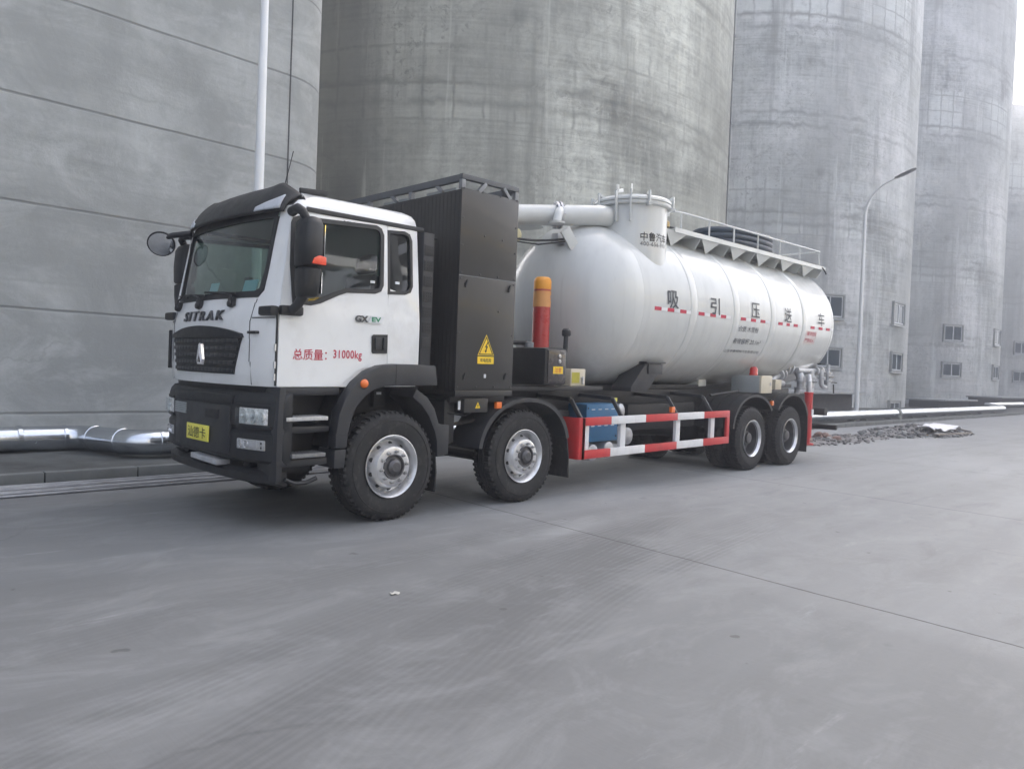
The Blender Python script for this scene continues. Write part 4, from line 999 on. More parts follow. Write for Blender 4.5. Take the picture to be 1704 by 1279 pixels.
# mirrors
def mirror(far):
    f_ = (lambda y_: y_) if not far else (lambda y_: 2*YC-y_)
    m0 = MB()
    def hsec(z, w_, dpt, yoff=0., xo=0.):
        pts = []
        for i in range(14):
            a = 2*PI*i/14; cx_ = math.cos(a); s_ = math.sin(a)
            px = (abs(cx_)**.55)*math.copysign(1, cx_)*dpt/2; py = (abs(s_)**.55)*math.copysign(1, s_)*w_/2
            pts.append((-1.02+xo+px, f_(-.10+yoff+py), z))
        return pts
    def stack(sec):
        N = 14; vs = [p for s_ in sec for p in s_]; f = [tuple(range(N))[::-1], tuple((len(sec)-1)*N+j for j in range(N))]
        for i in range(len(sec)-1):
            for j in range(N): f.append((i*N+j, i*N+(j+1) % N, (i+1)*N+(j+1) % N, (i+1)*N+j))
        m0.add(vs, f)
    stack([hsec(2.325, .23, .15), hsec(2.34, .255, .175), hsec(2.5, .265, .185), hsec(2.68, .25, .17, .0, .005), hsec(2.73, .22, .13, .01, .01), hsec(2.748, .14, .06, .02, .01)])
    stack([hsec(2.06, .16, .11, .015), hsec(2.08, .21, .15, .01), hsec(2.19, .23, .165, .005), hsec(2.30, .24, .165), hsec(2.318, .20, .12)])
    o = m0.build('mirror', blackpl, T, smooth=50)
    a_ = MB(); a_.tube([(-1.03, f_(-.08), 2.72), (-1.07, f_(-.07), 2.79), (-1.08, f_(.0), 2.825), (-1.05, f_(.15), 2.82)], [.035, .04, .042, .045], 12)
    a_.tube([(-1.03, f_(-.06), 2.08), (-1.07, f_(-.04), 2.0), (-1.09, f_(.02), 1.95)], [.045, .04, .04], 12); a_.build_each('mirror_arm', blackpl, o, smooth=50)
    g_ = MB(); g_.box(-.928, -.922, min(f_(-.20), f_(.0)), max(f_(-.20), f_(.0)), 2.37, 2.68); g_.box(-.936, -.930, min(f_(-.185), f_(-.01)), max(f_(-.185), f_(-.01)), 2.10, 2.28); g_.build_each('mirror_glass', mirrorm, o, smooth=0)
    i_ = MB(); 
    i_.prism([(-1.06, 2.34), (-.925, 2.335), (-.925, 2.405), (-.99, 2.415), (-1.04, 2.39)], 'y', min(f_(-.238), f_(-.10)), max(f_(-.238), f_(-.10))); i_.build('indicator', orl, o, bevel=.01)
    b_ = MB(); b_.box(-1.275, -1.19, min(f_(.05), f_(.28)), max(f_(.05), f_(.28)), 1.905, 1.985)
    b_.box(-1.18, -.965, min(f_(.035), f_(.10)), max(f_(.035), f_(.10)), 1.91, 1.995); b_.build('mirror_bracket', blackpl, o, bevel=.022)
mirror(False); mirror(True)
fm = MB(); fm.tube([(-1.08, 2.20, 2.83), (-1.24, 2.32, 2.80), (-1.31, 2.44, 2.76)], [.035, .03, .028], 12)
fmo = fm.build('kerb_mirror', blackpl, T, smooth=50)
hn = Vector((-.42, -.72, -.50)).normalized(); hc0 = Vector((-1.31, 2.44, 2.715))
hd = MB(); hd.lathe([(.0, -.075), (.07, -.07), (.115, -.045), (.14, -.005), (.14, .012), (.128, .016)], hc0, hn, 28)
hd.build('mirror_shell', blackpl, fmo, smooth=50)
hg = MB(); hg.lathe([(.126, .0165), (.09, .026), (.045, .032), (.0, .034)], hc0, hn, 28)
hg.build('mirror_glass', mirrorm, fmo)

# ------------------------------------------------ bumper
def bumper_block(levels, name, mt, y0=-1., y1=1., parent=T, x_back=-1.04, hw=1.215):
    mb = MB(); N = None
    L = []
    for z, off in levels:
        h = [(bumpX(s*hw/1.21)-off, s*hw/1.21) for s in (0, .3, .6, .85, 1.0, 1.06, 1.11, 1.15, 1.18, 1.2)]+[(bumpX(1.2*hw/1.21)+.02-off, hw), (-1.06, hw)]
        lp = [(x_, YC-s, z) for x_, s in h]+[(-1.06, YC-.9, z), (x_back, YC-.9, z), (x_back, YC+.9, z), (-1.06, YC+.9, z)]+[(x_, YC+s, z) for x_, s in h[:0:-1]]
        L.append(lp)
    N = len(L[0]); mb.v = [p for l in L for p in l]
    for i in range(len(L)-1):
        for j in range(N): mb.f.append((i*N+j, i*N+(j+1) % N, (i+1)*N+(j+1) % N, (i+1)*N+j))
    mb.f += [tuple(range(N))[::-1], tuple((len(L)-1)*N+j for j in range(N))]; mb.mi = [0]*len(mb.f)
    return mb.build(name, mt, parent, smooth=32)
bumper_block([(1.205, -.09), (1.30, -.08)], 'nose_gap', chassis, hw=1.12)
bp_ = bumper_block([(.62, -.03), (.645, -.005), (.87, .0), (.895, -.022), (.915, -.022), (.94, .0), (1.15, .0), (1.20, -.015), (1.235, -.05)], 'bumper', blackpl)
def front_block(name, y0, y1, z0, z1, off, th, mt, parent, n=8, bevel=.008):
    mb = MB(); A = []
    for i in range(n+1):
        y_ = y0+(y1-y0)*i/n; x_ = bumpX(abs(y_-YC))-off; A.append((x_, y_))
    poly = A+[(x_+th, y_) for x_, y_ in A[::-1]]
    mb.prism(poly, 'z', z0, z1); return mb.build(name, mt, parent, bevel=bevel)
front_block('centre_panel', .62, 1.82, .67, 1.10, .012, .03, greypl, bp_)
front_block('top_step', .58, 1.86, 1.12, 1.20, .018, .05, blackpl, bp_)
g1 = MB(); 
for i in range(6): g1.bar((bumpX(.30)-.017, 1.52, .985+.018*i), (bumpX(.60)-.02, 1.82, .985+.018*i), .012, .012)
g1.build('air_slot', greybox, bp_)
front_block('tow_recess', .80, 1.10, .97, 1.06, .016, .02, chassis, bp_)
# headlamps: dark housing, reflectors, clear lens
for sgn in (-1, 1):
    def Y(a): return YC+sgn*a
    def yr(a, b): return (min(Y(a), Y(b)), max(Y(a), Y(b)))
    a, b = yr(.74, 1.09); hl = front_block('headlight', a, b, .955, 1.10, .003, .02, lampm, T, 8, .012)
    a, b = yr(.71, 1.12); front_block('bezel', a, b, .925, .953, .010, .03, blackpl, hl, 8, .006); front_block('bezel', a, b, 1.103, 1.131, .010, .03, blackpl, hl, 8, .006)
    rf = MB()
    for s, rr_ in ((.81, .060), (.93, .056), (1.03, .040)):
        rf.lathe([(rr_*.35, .035), (rr_*.6, .024), (rr_, .0), (rr_*1.08, .0), (rr_*1.08, .04)], (bumpX(s)-.012, Y(s), 1.028), (1, 0, 0), 18)
    rf.build_each('reflector', lampm, hl, smooth=40)
    bl_ = MB()
    for s in (.81, .93): bl_.blob((bumpX(s)-.02, Y(s), 1.028), (.016, .02, .02), 6)
    bl_.build_each('bulb', inkw, hl)
    a, b = yr(.745, 1.085); front_block('lens', a, b, .96, 1.096, .040, .006, lens, hl, 8, .002)
    a, b = yr(.72, 1.07); fg = front_block('fog_light', a, b, .735, .825, .004, .02, step, T, 8, .008)
    rf = MB()
    for s in (.77, .85): rf.lathe([(.008, .02), (.03, .0), (.034, .0), (.034, .03)], (bumpX(s)-.010, Y(s), .78), (1, 0, 0), 14)
    rf.build_each('reflector', chrome, fg)
    a, b = yr(.90, .99); front_block('indicator_bar', a, b, .755, .805, .011, .012, castst, fg, 4, .004)
    dk_ = MB()
    for z in (.76, .80): dk_.lathe([(.011, 0), (.011, .004)], (bumpX(1.035)-.006, Y(1.035), z), (-1, 0, 0), 8)
    dk_.build_each('screw', chassis, fg)
lip = bumper_block([(.43, -.09), (.45, -.04), (.52, -.03), (.555, -.08)], 'underrun_lip', blackpl, hw=1.15)
br_ = MB(); 
for y_ in (.55, 1.9): br_.box(-1.2, -1.12, y_-.06, y_+.06, .50, .72)
br_.build_each('lip_bracket', chassis, T)
tb = MB(); tb.bar((-1.30, .80, .575), (-1.33, 1.30, .60), .14, .05); tb.build('towing_pin_plate', castst, T, bevel=.01)
pl_ = front_block('number_plate', .97, 1.46, .745, .895, .032, .012, yellow, T, 3, .004)
lettering('汕德卡', .12, lambda u, v, d: (bumpX(abs(1.215-u-YC))-.0345-d, 1.215-u, .82+v), inkb, pl_, .0, 1., depth=.002, fit=(.40, .105))

# ------------------------------------------------ entry steps and wheel arch of the front axle
st = MB(); st.prism([(-1.19, .50), (-1.19, 1.30), (-.52, 1.30), (-.60, 1.1), (-.66, .9), (-.70, .50)], 'y', .32, .36); st.build('step_well', chassis, T)
sw_ = MB(); sw_.loftband([(-1.195, .47), (-1.195, .95), (-1.18, 1.29)], [(-1.135, .47), (-1.12, .95), (-1.12, 1.29)], .015, .36); sw_.box(-1.18, -.55, .085, .35, 1.215, 1.288)
sw_.box(-1.19, -.70, .012, .36, .60, .665); sw_.box(-1.17, -.66, .06, .36, .885, .945); sw_.build('step_frame', greypl, T, bevel=.018)
for z, a, b, y0 in ((1.02, -1.12, -.715, -.005), (.70, -1.07, -.745, -.03)):
    s_ = MB(); s_.box(a, b, y0, y0+.20, z-.022, z+.012)
    for i in range(int((b-a)/.03)): s_.box(a+.01+.03*i, a+.022+.03*i, y0+.01, y0+.19, z+.0125, z+.018)
    s_.build('step', step if z > .9 else stepd, T, bevel=.003)
kick = MB(); kick.tube([(-1.12, .0, .50), (-1.02, .02, .455), (-.9, .03, .45), (-.80, .02, .485)], .02, 8); kick.build('grab_rail', blackpl, T)
A1 = [(-.655, .74), (-.655, .86), (-.625, 1.05), (-.56, 1.20), (-.45, 1.34), (-.32, 1.44), (-.18, 1.495), (-.02, 1.512), (.20, 1.512), (.465, 1.505)]
B1 = [(-.535, .74), (-.53, .86), (-.49, 1.02), (-.44, 1.12), (-.35, 1.21), (-.25, 1.27), (-.13, 1.30), (.0, 1.305), (.20, 1.305), (.50, 1.305)]
fd = MB(); fd.loftband(A1, B1, -.045, .09); fd_o = fd.build('wheel_arch', greypl, T, bevel=.014)
fi = MB(); fi.loftband(A1, [(a*.97+.02 if a < 0 else a, b-.03) for a, b in A1], .092, .42); fi.build('arch_liner', chassis, fd_o)
gp = MB(); gp.box(-.018, -.012, -.047, -.04, 1.31, 1.508); gp.bar((-.66, -.043, .862), (-.52, -.043, .858), .008, .006); gp.build_each('arch_seam', chassis, fd_o)
lw = MB(); lw.loftband([(-.66, .56), (-.655, .73)], [(-.55, .56), (-.535, .73)], -.035, .25); lw.build('arch_foot', greypl, fd_o, bevel=.012)
for x_, z in ((-.375, 1.325),):
    s_ = MB(); s_.lathe([(.042, 0), (.042, .01), (.034, .022), (.015, .03)], (x_, -.045, z), (0, -1, 0), 18); s_.build('side_marker', amber, T)
A = [(.26, 1.27), (.40, 1.19), (.50, 1.07), (.56, .92), (.595, .90), (.70, .90), (.70, .60)]
B = [(.22, 1.19), (.335, 1.11), (.43, 1.00), (.48, .90), (.515, .84), (.545, .74), (.555, .58)]
rg = MB(); rg.loftband(A, B, -.01, .40); rg.build('rear_splash_guard', greypl, T, bevel=.008)
fl = MB(); fl.loftband([(.555, .62), (.58, .42), (.57, .22)], [(.54, .62), (.565, .42), (.555, .22)], .02, .42); fl.build('mud_flap', rubber, T)
inn = MB(); inn.box(-.6, .62, .43, .46, .75, 1.31); inn.box(-.62, .7, .43, 2.0, 1.28, 1.31); inn.build_each('engine_cover', chassis, T)
ub = MB(); ub.box(.02, .16, .36, .44, 1.08, 1.26); ub.box(-.12, -.08, .38, .44, 1.22, 1.29); ub.build_each('valve_block', blackpl, T, bevel=.01)
lb = MB(); lb.box(.045, .10, .352, .36, 1.20, 1.225); lb.bar((-.10, .37, 1.21), (-.085, .37, 1.28), .02, .01); lb.build_each('data_tag', inkw, T)

# ------------------------------------------------ chassis
for y_ in (.80, 1.64):
    c_ = MB(); c_.box(-1.0, 10.2, y_-.04, y_+.04, .93, 1.20); c_.build('chassis_rail', chassis, T, bevel=.006)
    c_ = MB(); c_.box(1.6, 10.3, y_-.045, y_+.045, 1.21, 1.275); c_.build('subframe_rail', chassis, T, bevel=.006)
cm = MB()
for x_ in (-.9, 1.0, 2.6, 3.9, 5.2, 6.4, 7.99, 9.4, 10.1): cm.box(x_-.06, x_+.06, .84, 1.6, .98, 1.16)
cm.build_each('cross_member', chassis, T)
ax = MB()
for x_ in (0, 1.835): ax.tube([(x_, .2, .53), (x_, .5, .46), (x_, 1.94, .46), (x_, 2.24, .53)], .07, 10)
for x_ in (7.29, 8.705): ax.tube([(x_, .3, .53), (x_, 2.14, .53)], .11, 12); ax.blob((x_, 1.22, .53), (.26, .28, .26), 10)
for v in ax.v: pass
ax.build_each('axle', chassis, T, rake=0)
sp_ = MB()
for x_ in (0, 1.835):
    for y_ in (.7, 1.74):
        for k_ in range(4): sp_.bar((x_-.75+.1*k_, y_, .66-.02*k_), (x_, y_, .58-.02*k_), .09, .018); sp_.bar((x_+.75-.1*k_, y_, .66-.02*k_), (x_, y_, .58-.02*k_), .09, .018)
for y_ in (.55, 1.89):
    for k_ in range(5): sp_.bar((7.29+.06*k_, y_, .60+.02*k_), (8.0, y_, .78+.02*k_), .09, .02); sp_.bar((8.705-.06*k_, y_, .60+.02*k_), (8.0, y_, .78+.02*k_), .09, .02)
sp_.build_each('leaf_spring', chassis, T, per=8 if False else 1, rake=0)
ps = MB(); ps.tube([(1.9, 1.22, .7), (7.1, 1.22, .55)], .06, 12); ps.build('propshaft', chassis, T, rake=0)
uc = MB(); uc.box(4.55, 6.35, .55, 1.9, .62, 1.0); uc.box(2.75, 3.2, .5, 1.9, .55, .95); uc.build_each('underbody_box', chassis, T, bevel=.02)

# ------------------------------------------------ wheels
def tyre(o, wd, y0):
    """tyre lathe about y, outer sidewall at y0, width wd going +y"""
    RO, RB = .528, .297
    prof = [(RB, .012), (RB+.02, .0), (RB+.06, -.004), (.40, -.012), (.46, -.006), (.495, .012), (.512, .03), (RO-.012, .045), (RO-.010, wd-.045), (.512, wd-.03), (.495, wd-.012), (.46, wd+.006), (.40, wd+.012), (RB+.06, wd+.004), (RB, wd-.012), (RB-.03, wd-.03), (RB-.03, .03)]
    mb = MB(); mb.lathe(prof, (o[0], y0, o[2]), (0, 1, 0), 72, closed=True)
    n = 52
    for i in range(n):
        for side in (0, 1):
            a = 2*PI*(i+.5*side)/n
            def P(rr_, t, da): return (o[0]+rr_*math.cos(a+da), y0+(t if side == 0 else wd-t), o[2]+rr_*math.sin(a+da))
            da = .038
            vs = [P(RO-.016, .085, -da), P(RO-.016, .085, da), P(RO+.005, .085, da*.9), P(RO+.005, .085, -da*.9), P(.500, .012, -da*.8), P(.500, .012, da*.8), P(RO-.002, .022, da*.7), P(RO-.002, .022, -da*.7)]
            mb.add(vs, [(3, 2, 1, 0), (4, 5, 6, 7), (0, 1, 5, 4), (1, 2, 6, 5), (2, 3, 7, 6), (3, 0, 4, 7)])
    for k_ in range(3):
        t0 = .10+(wd-.2)*(k_+.12)/3; t1 = .10+(wd-.2)*(k_+.88)/3
        mb.lathe([(RO-.014, t0), (RO+.004, t0+.004), (RO+.004, t1-.004), (RO-.014, t1)], (o[0], y0, o[2]), (0, 1, 0), 72, cap=False)
    # raised ring and tiny lettering-like ribs on the sidewall
    mb.lathe([(.438, -.010), (.440, -.0145), (.444, -.0145), (.446, -.010)], (o[0], y0, o[2]), (0, 1, 0), 72, cap=False)
    return mb
def front_wheel():
    w_ = thing('wheel', (0, 0, 0), None, None); w_.parent = T
    o = (0, 0, .528)
    tyre(o, .30, .0).build('tyre', rubber, w_, smooth=30, rake=0)
    rm = MB(); rm.lathe([(.300, .0), (.304, -.012), (.298, -.014), (.288, -.004), (.272, .02), (.258, .045), (.250, .075), (.236, .082), (.222, .04), (.205, .0), (.19, -.028), (.175, -.034), (.10, -.034), (.10, .05)], o, (0, 1, 0), 64, cap=False); rm.build('rim', rimm, w_, smooth=35, rake=0)
    ho = MB()
    for i in range(10):
        a = 2*PI*(i+.5)/10; rr_ = .2225; nrm = Vector((math.cos(a)*.62, -.78, math.sin(a)*.62)).normalized()
        ho.lathe([(.0, .0), (.021, .0), (.021, .003), (0, .004)], Vector((rr_*math.cos(a), .0405, .528+rr_*math.sin(a)))-Vector((math.cos(a)*.0, .004, 0)), nrm, 14)
    ho.build_each('rim_hole', chassis, w_, rake=0)
    hb = MB(); hb.lathe([(.118, .03), (.122, -.042), (.116, -.05), (.104, -.046), (.098, -.03), (.078, -.034), (.072, -.058), (.05, -.072), (.045, -.078), (.0, -.080)], o, (0, 1, 0), 40); hb.build('hub', hubm, w_, smooth=35, rake=0)
    nu_ = MB()
    for i in range(10):
        a = 2*PI*i/10+.16; c = (.147*math.cos(a), -.034, .528+.147*math.sin(a))
        nu_.lathe([(.021, 0), (.021, .005)], c, (0, -1, 0), 14); nu_.lathe([(.017, .005), (.017, .028)], c, (0, -1, 0), 6); nu_.lathe([(.009, .028), (.008, .045)], c, (0, -1, 0), 8)
    nu_.build_each('lug_nut', nutm, w_, per=3, smooth=25, rake=0)
    return w_
def rear_wheel():
    w_ = thing('wheel', (0, 0, 0), None, None); w_.parent = T
    o = (0, 0, .528)
    tyre(o, .28, .02).build('tyre', rubber, w_, smooth=30, rake=0); tyre(o, .28, .35).build('inner_tyre', rubber, w_, smooth=30, rake=0)
    rm = MB(); rm.lathe([(.300, .02), (.304, .006), (.298, .004), (.286, .018), (.276, .03), (.268, .05), (.266, .07)], o, (0, 1, 0), 64, cap=False); rm.build('rim', rimm, w_, smooth=35, rake=0)
    ds = MB(); ds.lathe([(.267, .07), (.262, .14), (.25, .20), (.22, .225), (.10, .225), (.10, .26)], o, (0, 1, 0), 56, cap=False); ds.build('rim_disc', rimd, w_, smooth=35, rake=0)
    hb = MB(); hb.lathe([(.125, .225), (.12, .12), (.108, .105), (.09, .10), (.086, .07), (.075, .062), (.03, .058), (.0, .058)], o, (0, 1, 0), 40); hb.build('hub', hubm, w_, smooth=35, rake=0)
    nu_ = MB()
    for i in range(10):
        a = 2*PI*i/10; c = (.167*math.cos(a), .225, .528+.167*math.sin(a)); nu_.lathe([(.017, 0), (.017, .03)], c, (0, -1, 0), 6)
    nu_.build_each('lug_nut', hubm, w_, smooth=25, rake=0)
    return w_
fw_ = front_wheel(); rw_ = rear_wheel()
flip = lambda x_: Matrix.Translation((x_, 2*YC, 0)) @ Matrix.Rotation(PI, 4, 'Z')
copy_tree(fw_, T, Matrix.Translation((1.835, .01, 0))); copy_tree(fw_, T, flip(0)); copy_tree(fw_, T, flip(1.835))
copy_tree(rw_, T, Matrix.Translation((8.705, 0, 0))); copy_tree(rw_, T, flip(7.29)); copy_tree(rw_, T, flip(8.705)); rw_.location = (7.29, 0, 0)

# fenders of the other axles
def fender(cx_, a, b, zf, zr, y0, y1, name='mudguard', th=.018, mt=blackpl, ribs=False):
    A = []; zc = .528
    t0 = math.asin(max(-1, min(1, (zf-zc)/b))); t1 = math.asin((zr-zc)/b)
    N = 26
    for i in range(N+1):
        t = PI-t0+(t1-(PI-t0))*i/N
        A.append((cx_+a*math.copysign(abs(math.cos(t))**.92, math.cos(t)), zc+b*math.copysign(abs(math.sin(t))**.92, math.sin(t))))
    B = [(cx_+(x_-cx_)*.972, zc+(z-zc)*.972) for x_, z in A]
    mb = MB(); mb.loftband(A, B, y0, y1)
    # rolled lip on the outer edge
    L0 = [(cx_+(x_-cx_)*1.0, zc+(z-zc)*1.0) for x_, z in A]; L1 = [(cx_+(x_-cx_)*.93, zc+(z-zc)*.93) for x_, z in A]
    mb.loftband(L0, L1, y0-.022, y0-.002)
    if ribs:
        for yy_ in ribs: mb.loftband([(cx_+(x_-cx_)*1.014, zc+(z-zc)*1.014) for x_, z in A], A, yy_-.01, yy_+.01)
    return mb.build(name, mt, T, smooth=40)
fender(1.835, .745, .635, .62, .66, -.02, .42, mt=greypl)
fender(7.29, .73, .615, .60, .86, .0, .68, ribs=(.16, .34, .52)); fender(8.705, .68, .62, .86, .72, .0, .68, ribs=(.16, .34, .52))
fl = MB(); fl.loftband([(2.555, .70), (2.60, .45), (2.61, .19)], [(2.54, .70), (2.585, .45), (2.595, .19)], -.02, .40); fl.build('mud_flap', rubber, T)
fl = MB(); fl.loftband([(9.38, .80), (9.40, .45), (9.39, .06)], [(9.365, .80), (9.385, .45), (9.375, .06)], .0, .66); fl.build('mud_flap', rubber, T)
for y_ in (1.8,):
    fl = MB(); fl.loftband([(9.38, .80), (9.40, .45), (9.39, .06)], [(9.365, .80), (9.385, .45), (9.375, .06)], 1.76, 2.42); fl.build('mud_flap', rubber, T)
fb = MB(); fb.tube([(6.3, .25, 1.13), (7.2, .25, 1.19)], .02, 8); fb.bar((8.0, .05, 1.02), (8.0, .7, 1.08), .05, .05); fb.bar((1.55, .3, 1.1), (1.55, .75, 1.1), .05, .05); fb.build_each('guard_stay', chassis, T)
for x_, y0, z, w_, h_ in ((1.36, -.05, 1.09, .075, .07), (4.83, -.02, .955, .09, .08), (7.98, .02, .985, .07, .08)):
    m_ = MB(); m_.box(x_-w_/2, x_+w_/2, y0-.01, y0+.035, z-h_/2, z+h_/2); m_.build('side_marker', amber, T, bevel=.006)

# ------------------------------------------------ black battery box behind the cab
BX0, BX1, BY0, BY1 = .735, 1.565, -.03, 2.47
b_ = MB(); b_.box(BX0+.012, BX1-.012, BY0+.012, BY1-.012, 1.205, 3.325); box_o = b_.build('battery_box', panel, T, bevel=.008)
pn = MB(); pn.box(BX0, BX1, BY0-.004, BY0+.012, 2.446, 3.335); pn.build('upper_panel', panel, box_o, bevel=.004)
pn = MB(); pn.box(BX0, BX1, BY0-.004, BY0+.012, 1.262, 2.438); pn.build('lower_panel', panel, box_o, bevel=.004)
pn = MB(); pn.box(BX0, BX1, BY0-.012, BY0+.012, 1.19, 1.252); pn.build('base_skirt', panel, box_o, bevel=.006)
ed = MB(); ed.box(BX0, BX1, BY0-.0065, BY0+.0, 2.4385, 2.4455); ed.build('panel_joint', frame_l, box_o)
rb = MB()
for i in range(40):
    y_ = .02+i*.062; rb.box(BX0+.0085, BX0+.0125, y_, y_+.045, 1.25, 3.30)
rb.build('front_ribs', panel, box_o, smooth=0)
tf = MB()
for y_ in (BY0, BY1-.05):
    tf.box(BX0, BX1, y_-.004, y_+.05, 3.425, 3.478)
for x_ in (BX0, BX1-.05): tf.box(x_, x_+.05, BY0+.0465, BY1-.0545, 3.405, 3.475)
tf.build_each('top_frame', frame_d, box_o, bevel=.004)
po = MB()
for y_ in (BY0+.002, .82, 1.62, BY1-.052):
    for x_ in (BX0+.002, BX1-.052): po.box(x_, x_+.05, y_, y_+.05, 3.327, 3.424)
po.bar((BX0+.24, BY0+.02, 3.33), (BX0+.34, BY0+.02, 3.43), .04, .05, (0, 1, 0)); po.bar((BX0+.60, BY0+.02, 3.43), (BX0+.70, BY0+.02, 3.33), .04, .05, (0, 1, 0))
for y_ in (.3, 1.1, 1.9): po.bar((BX0+.02, y_, 3.33), (BX0+.02, y_+.12, 3.43), .04, .03, (1, 0, 0))
po.build_each('frame_post', frame_l, box_o, bevel=.003)
ck = MB()
for y_ in (.18, .98, 1.78): ck.box(BX0+.10, BX1-.10, y_, y_+.5, 3.327, 3.385)
ck.build_each('cooler_plate', greybox, box_o, bevel=.01)
bo = MB()
bpts = [(x_, z) for x_ in (BX0+.03, BX0+.29, BX0+.55, BX1-.03) for z in (2.47, 3.33)]+[(x_, z) for x_ in (BX0+.03, BX1-.03) for z in (2.75, 3.03, 2.41, 1.85, 1.29)]+[(x_, 1.29) for x_ in (BX0+.29, BX0+.55)]+[(BX0+.34, 2.88), (BX0+.60, 2.87), (BX0+.58, 2.1)]
for x_, z in bpts: bo.lathe([(.011, 0), (.011, .005), (.006, .008)], (x_, BY0-.004, z), (0, -1, 0), 10)
bo.build_each('bolt', boltm, box_o)
lk = MB()
for x_, z in ((BX0+.10, 2.36), (BX1-.10, 2.36), (BX0+.12, 1.40), (BX1-.12, 1.40)):
    lk.lathe([(.022, 0), (.022, .006)], (x_, BY0-.004, z), (0, -1, 0), 12); lk.bar((x_-.012, BY0-.014, z-.035), (x_+.012, BY0-.014, z+.035), .012, .02)
lk.build_each('latch', chassis, box_o, per=2)
wn_ = MB(); wn_.box(BX0+.40, BX0+.43, BY0-.006, BY0-.003, 1.385, 1.425); wn_.build('vent_tag', inkw, box_o)
def bxP(u, v, d): return (u, BY0-.0045-d, v)
# warning sign: yellow triangle, black border and bolt, written plate below
cxs = 1.152
ws1 = MB(); ws1.prism([(cxs-.118, 1.625), (cxs+.118, 1.625), (cxs, 1.845)], 'y', BY0-.007, BY0-.0042); sg_ = ws1.build('warning_sign', yellow2, box_o)
ws2 = MB()
tri = [(cxs-.105, 1.632), (cxs+.105, 1.632), (cxs, 1.828)]; tri2 = [(cxs-.088, 1.642), (cxs+.088, 1.642), (cxs, 1.806)]
for i in range(3):
    j = (i+1) % 3; ws2.prism([tri[i], tri[j], tri2[j], tri2[i]], 'y', BY0-.0085, BY0-.0072)
ws2.prism([(cxs+.022, 1.775), (cxs-.02, 1.71), (cxs+.002, 1.712), (cxs-.012, 1.675), (cxs-.022, 1.68), (cxs-.01, 1.652), (cxs+.014, 1.672), (cxs+.004, 1.674), (cxs+.026, 1.725), (cxs+.004, 1.722), (cxs+.036, 1.772)], 'y', BY0-.0085, BY0-.0072)
ws2.build('symbol', inkb, sg_, smooth=0)
ws3 = MB(); ws3.box(cxs-.118, cxs+.118, BY0-.007, BY0-.0042, 1.535, 1.612); wp_ = ws3.build('warning_plate', yellow2, box_o)
lettering('有电危险', .05, lambda u, v, d: (cxs+u, BY0-.0078-d, 1.573+v), inkb, wp_, .0006, fit=(.165, .042), depth=.0005)
jb = MB(); jb.box(.905, 1.245, .0, .2, 1.015, 1.165); jb_o = jb.build('junction_box', panel, T, bevel=.008)
ws4 = MB(); ws4.prism([(1.06, 1.062), (1.13, 1.062), (1.095, 1.128)], 'y', -.003, .0005); ws4.build('warning_sign', yellow2, jb_o)
ws5 = MB(); ws5.prism([(1.092, 1.072), (1.10, 1.072), (1.102, 1.10), (1.088, 1.10)], 'y', -.0045, -.0031); ws5.build('symbol', inkb, jb_o)
jt = MB(); jt.box(.84, .87, .02, .03, 1.05, 1.14); jt.build('data_tag', inkw, jb_o)
sk = MB(); sk.box(.76, 1.55, .06, 2.3, 1.12, 1.19); sk.box(.72, .86, .1, .5, .7, 1.15); sk.box(.9, 1.05, .4, 2.0, .55, .95); sk.build_each('box_carrier', chassis, T, bevel=.01)
ho_ = MB(); ho_.tube([(.76, .1, 1.02), (.95, .04, .985), (1.1, .12, 1.0)], .012, 8); ho_.tube([(.72, .2, .86), (1.3, .2, .92), (1.5, .3, 1.0)], .02, 8); ho_.build_each('air_hose', rubber, T)

# ------------------------------------------------ writing on the cab side
def sP(x0, z0): return lambda u, v, d: (x0+u, sideY(z0+v)-.0125-d, z0+v)
lettering('总质量：', .12, sP(-.870, 1.577), inkr, T, .0008, .95, fit=(.335, .098), depth=.001)
lettering('31000kg', .12, sP(-.483, 1.578), inkr, T, .0018, fit=(.305, .10), sp=1.1, depth=.001)
lettering('GX', .09, sP(-.345, 1.925), letter, T, .003, fit=(.14, .062), depth=.008, shear=0)
gv = MB(); gv.prism([(-.275, 1.893), (-.12, 1.893), (-.09, 1.96), (-.245, 1.96)], 'y', sideY(1.94)-.017, sideY(1.94)-.011); gv_o = gv.build('badge', inkw, T)
lettering('EV', .08, lambda u, v, d: (-.183+u, sideY(1.94)-.0175-d, 1.927+v), inkg, gv_o, .003, fit=(.105, .046), depth=.002)
for x0, z0 in ((-.209, 2.285), (.079, 2.301)):
    st_ = MB(); st_.box(x0-.025, x0+.025, sideY(2.3)+.004, sideY(2.3)+.010, z0-.012, z0+.012); st_.build('glass_sticker', inkw, T)

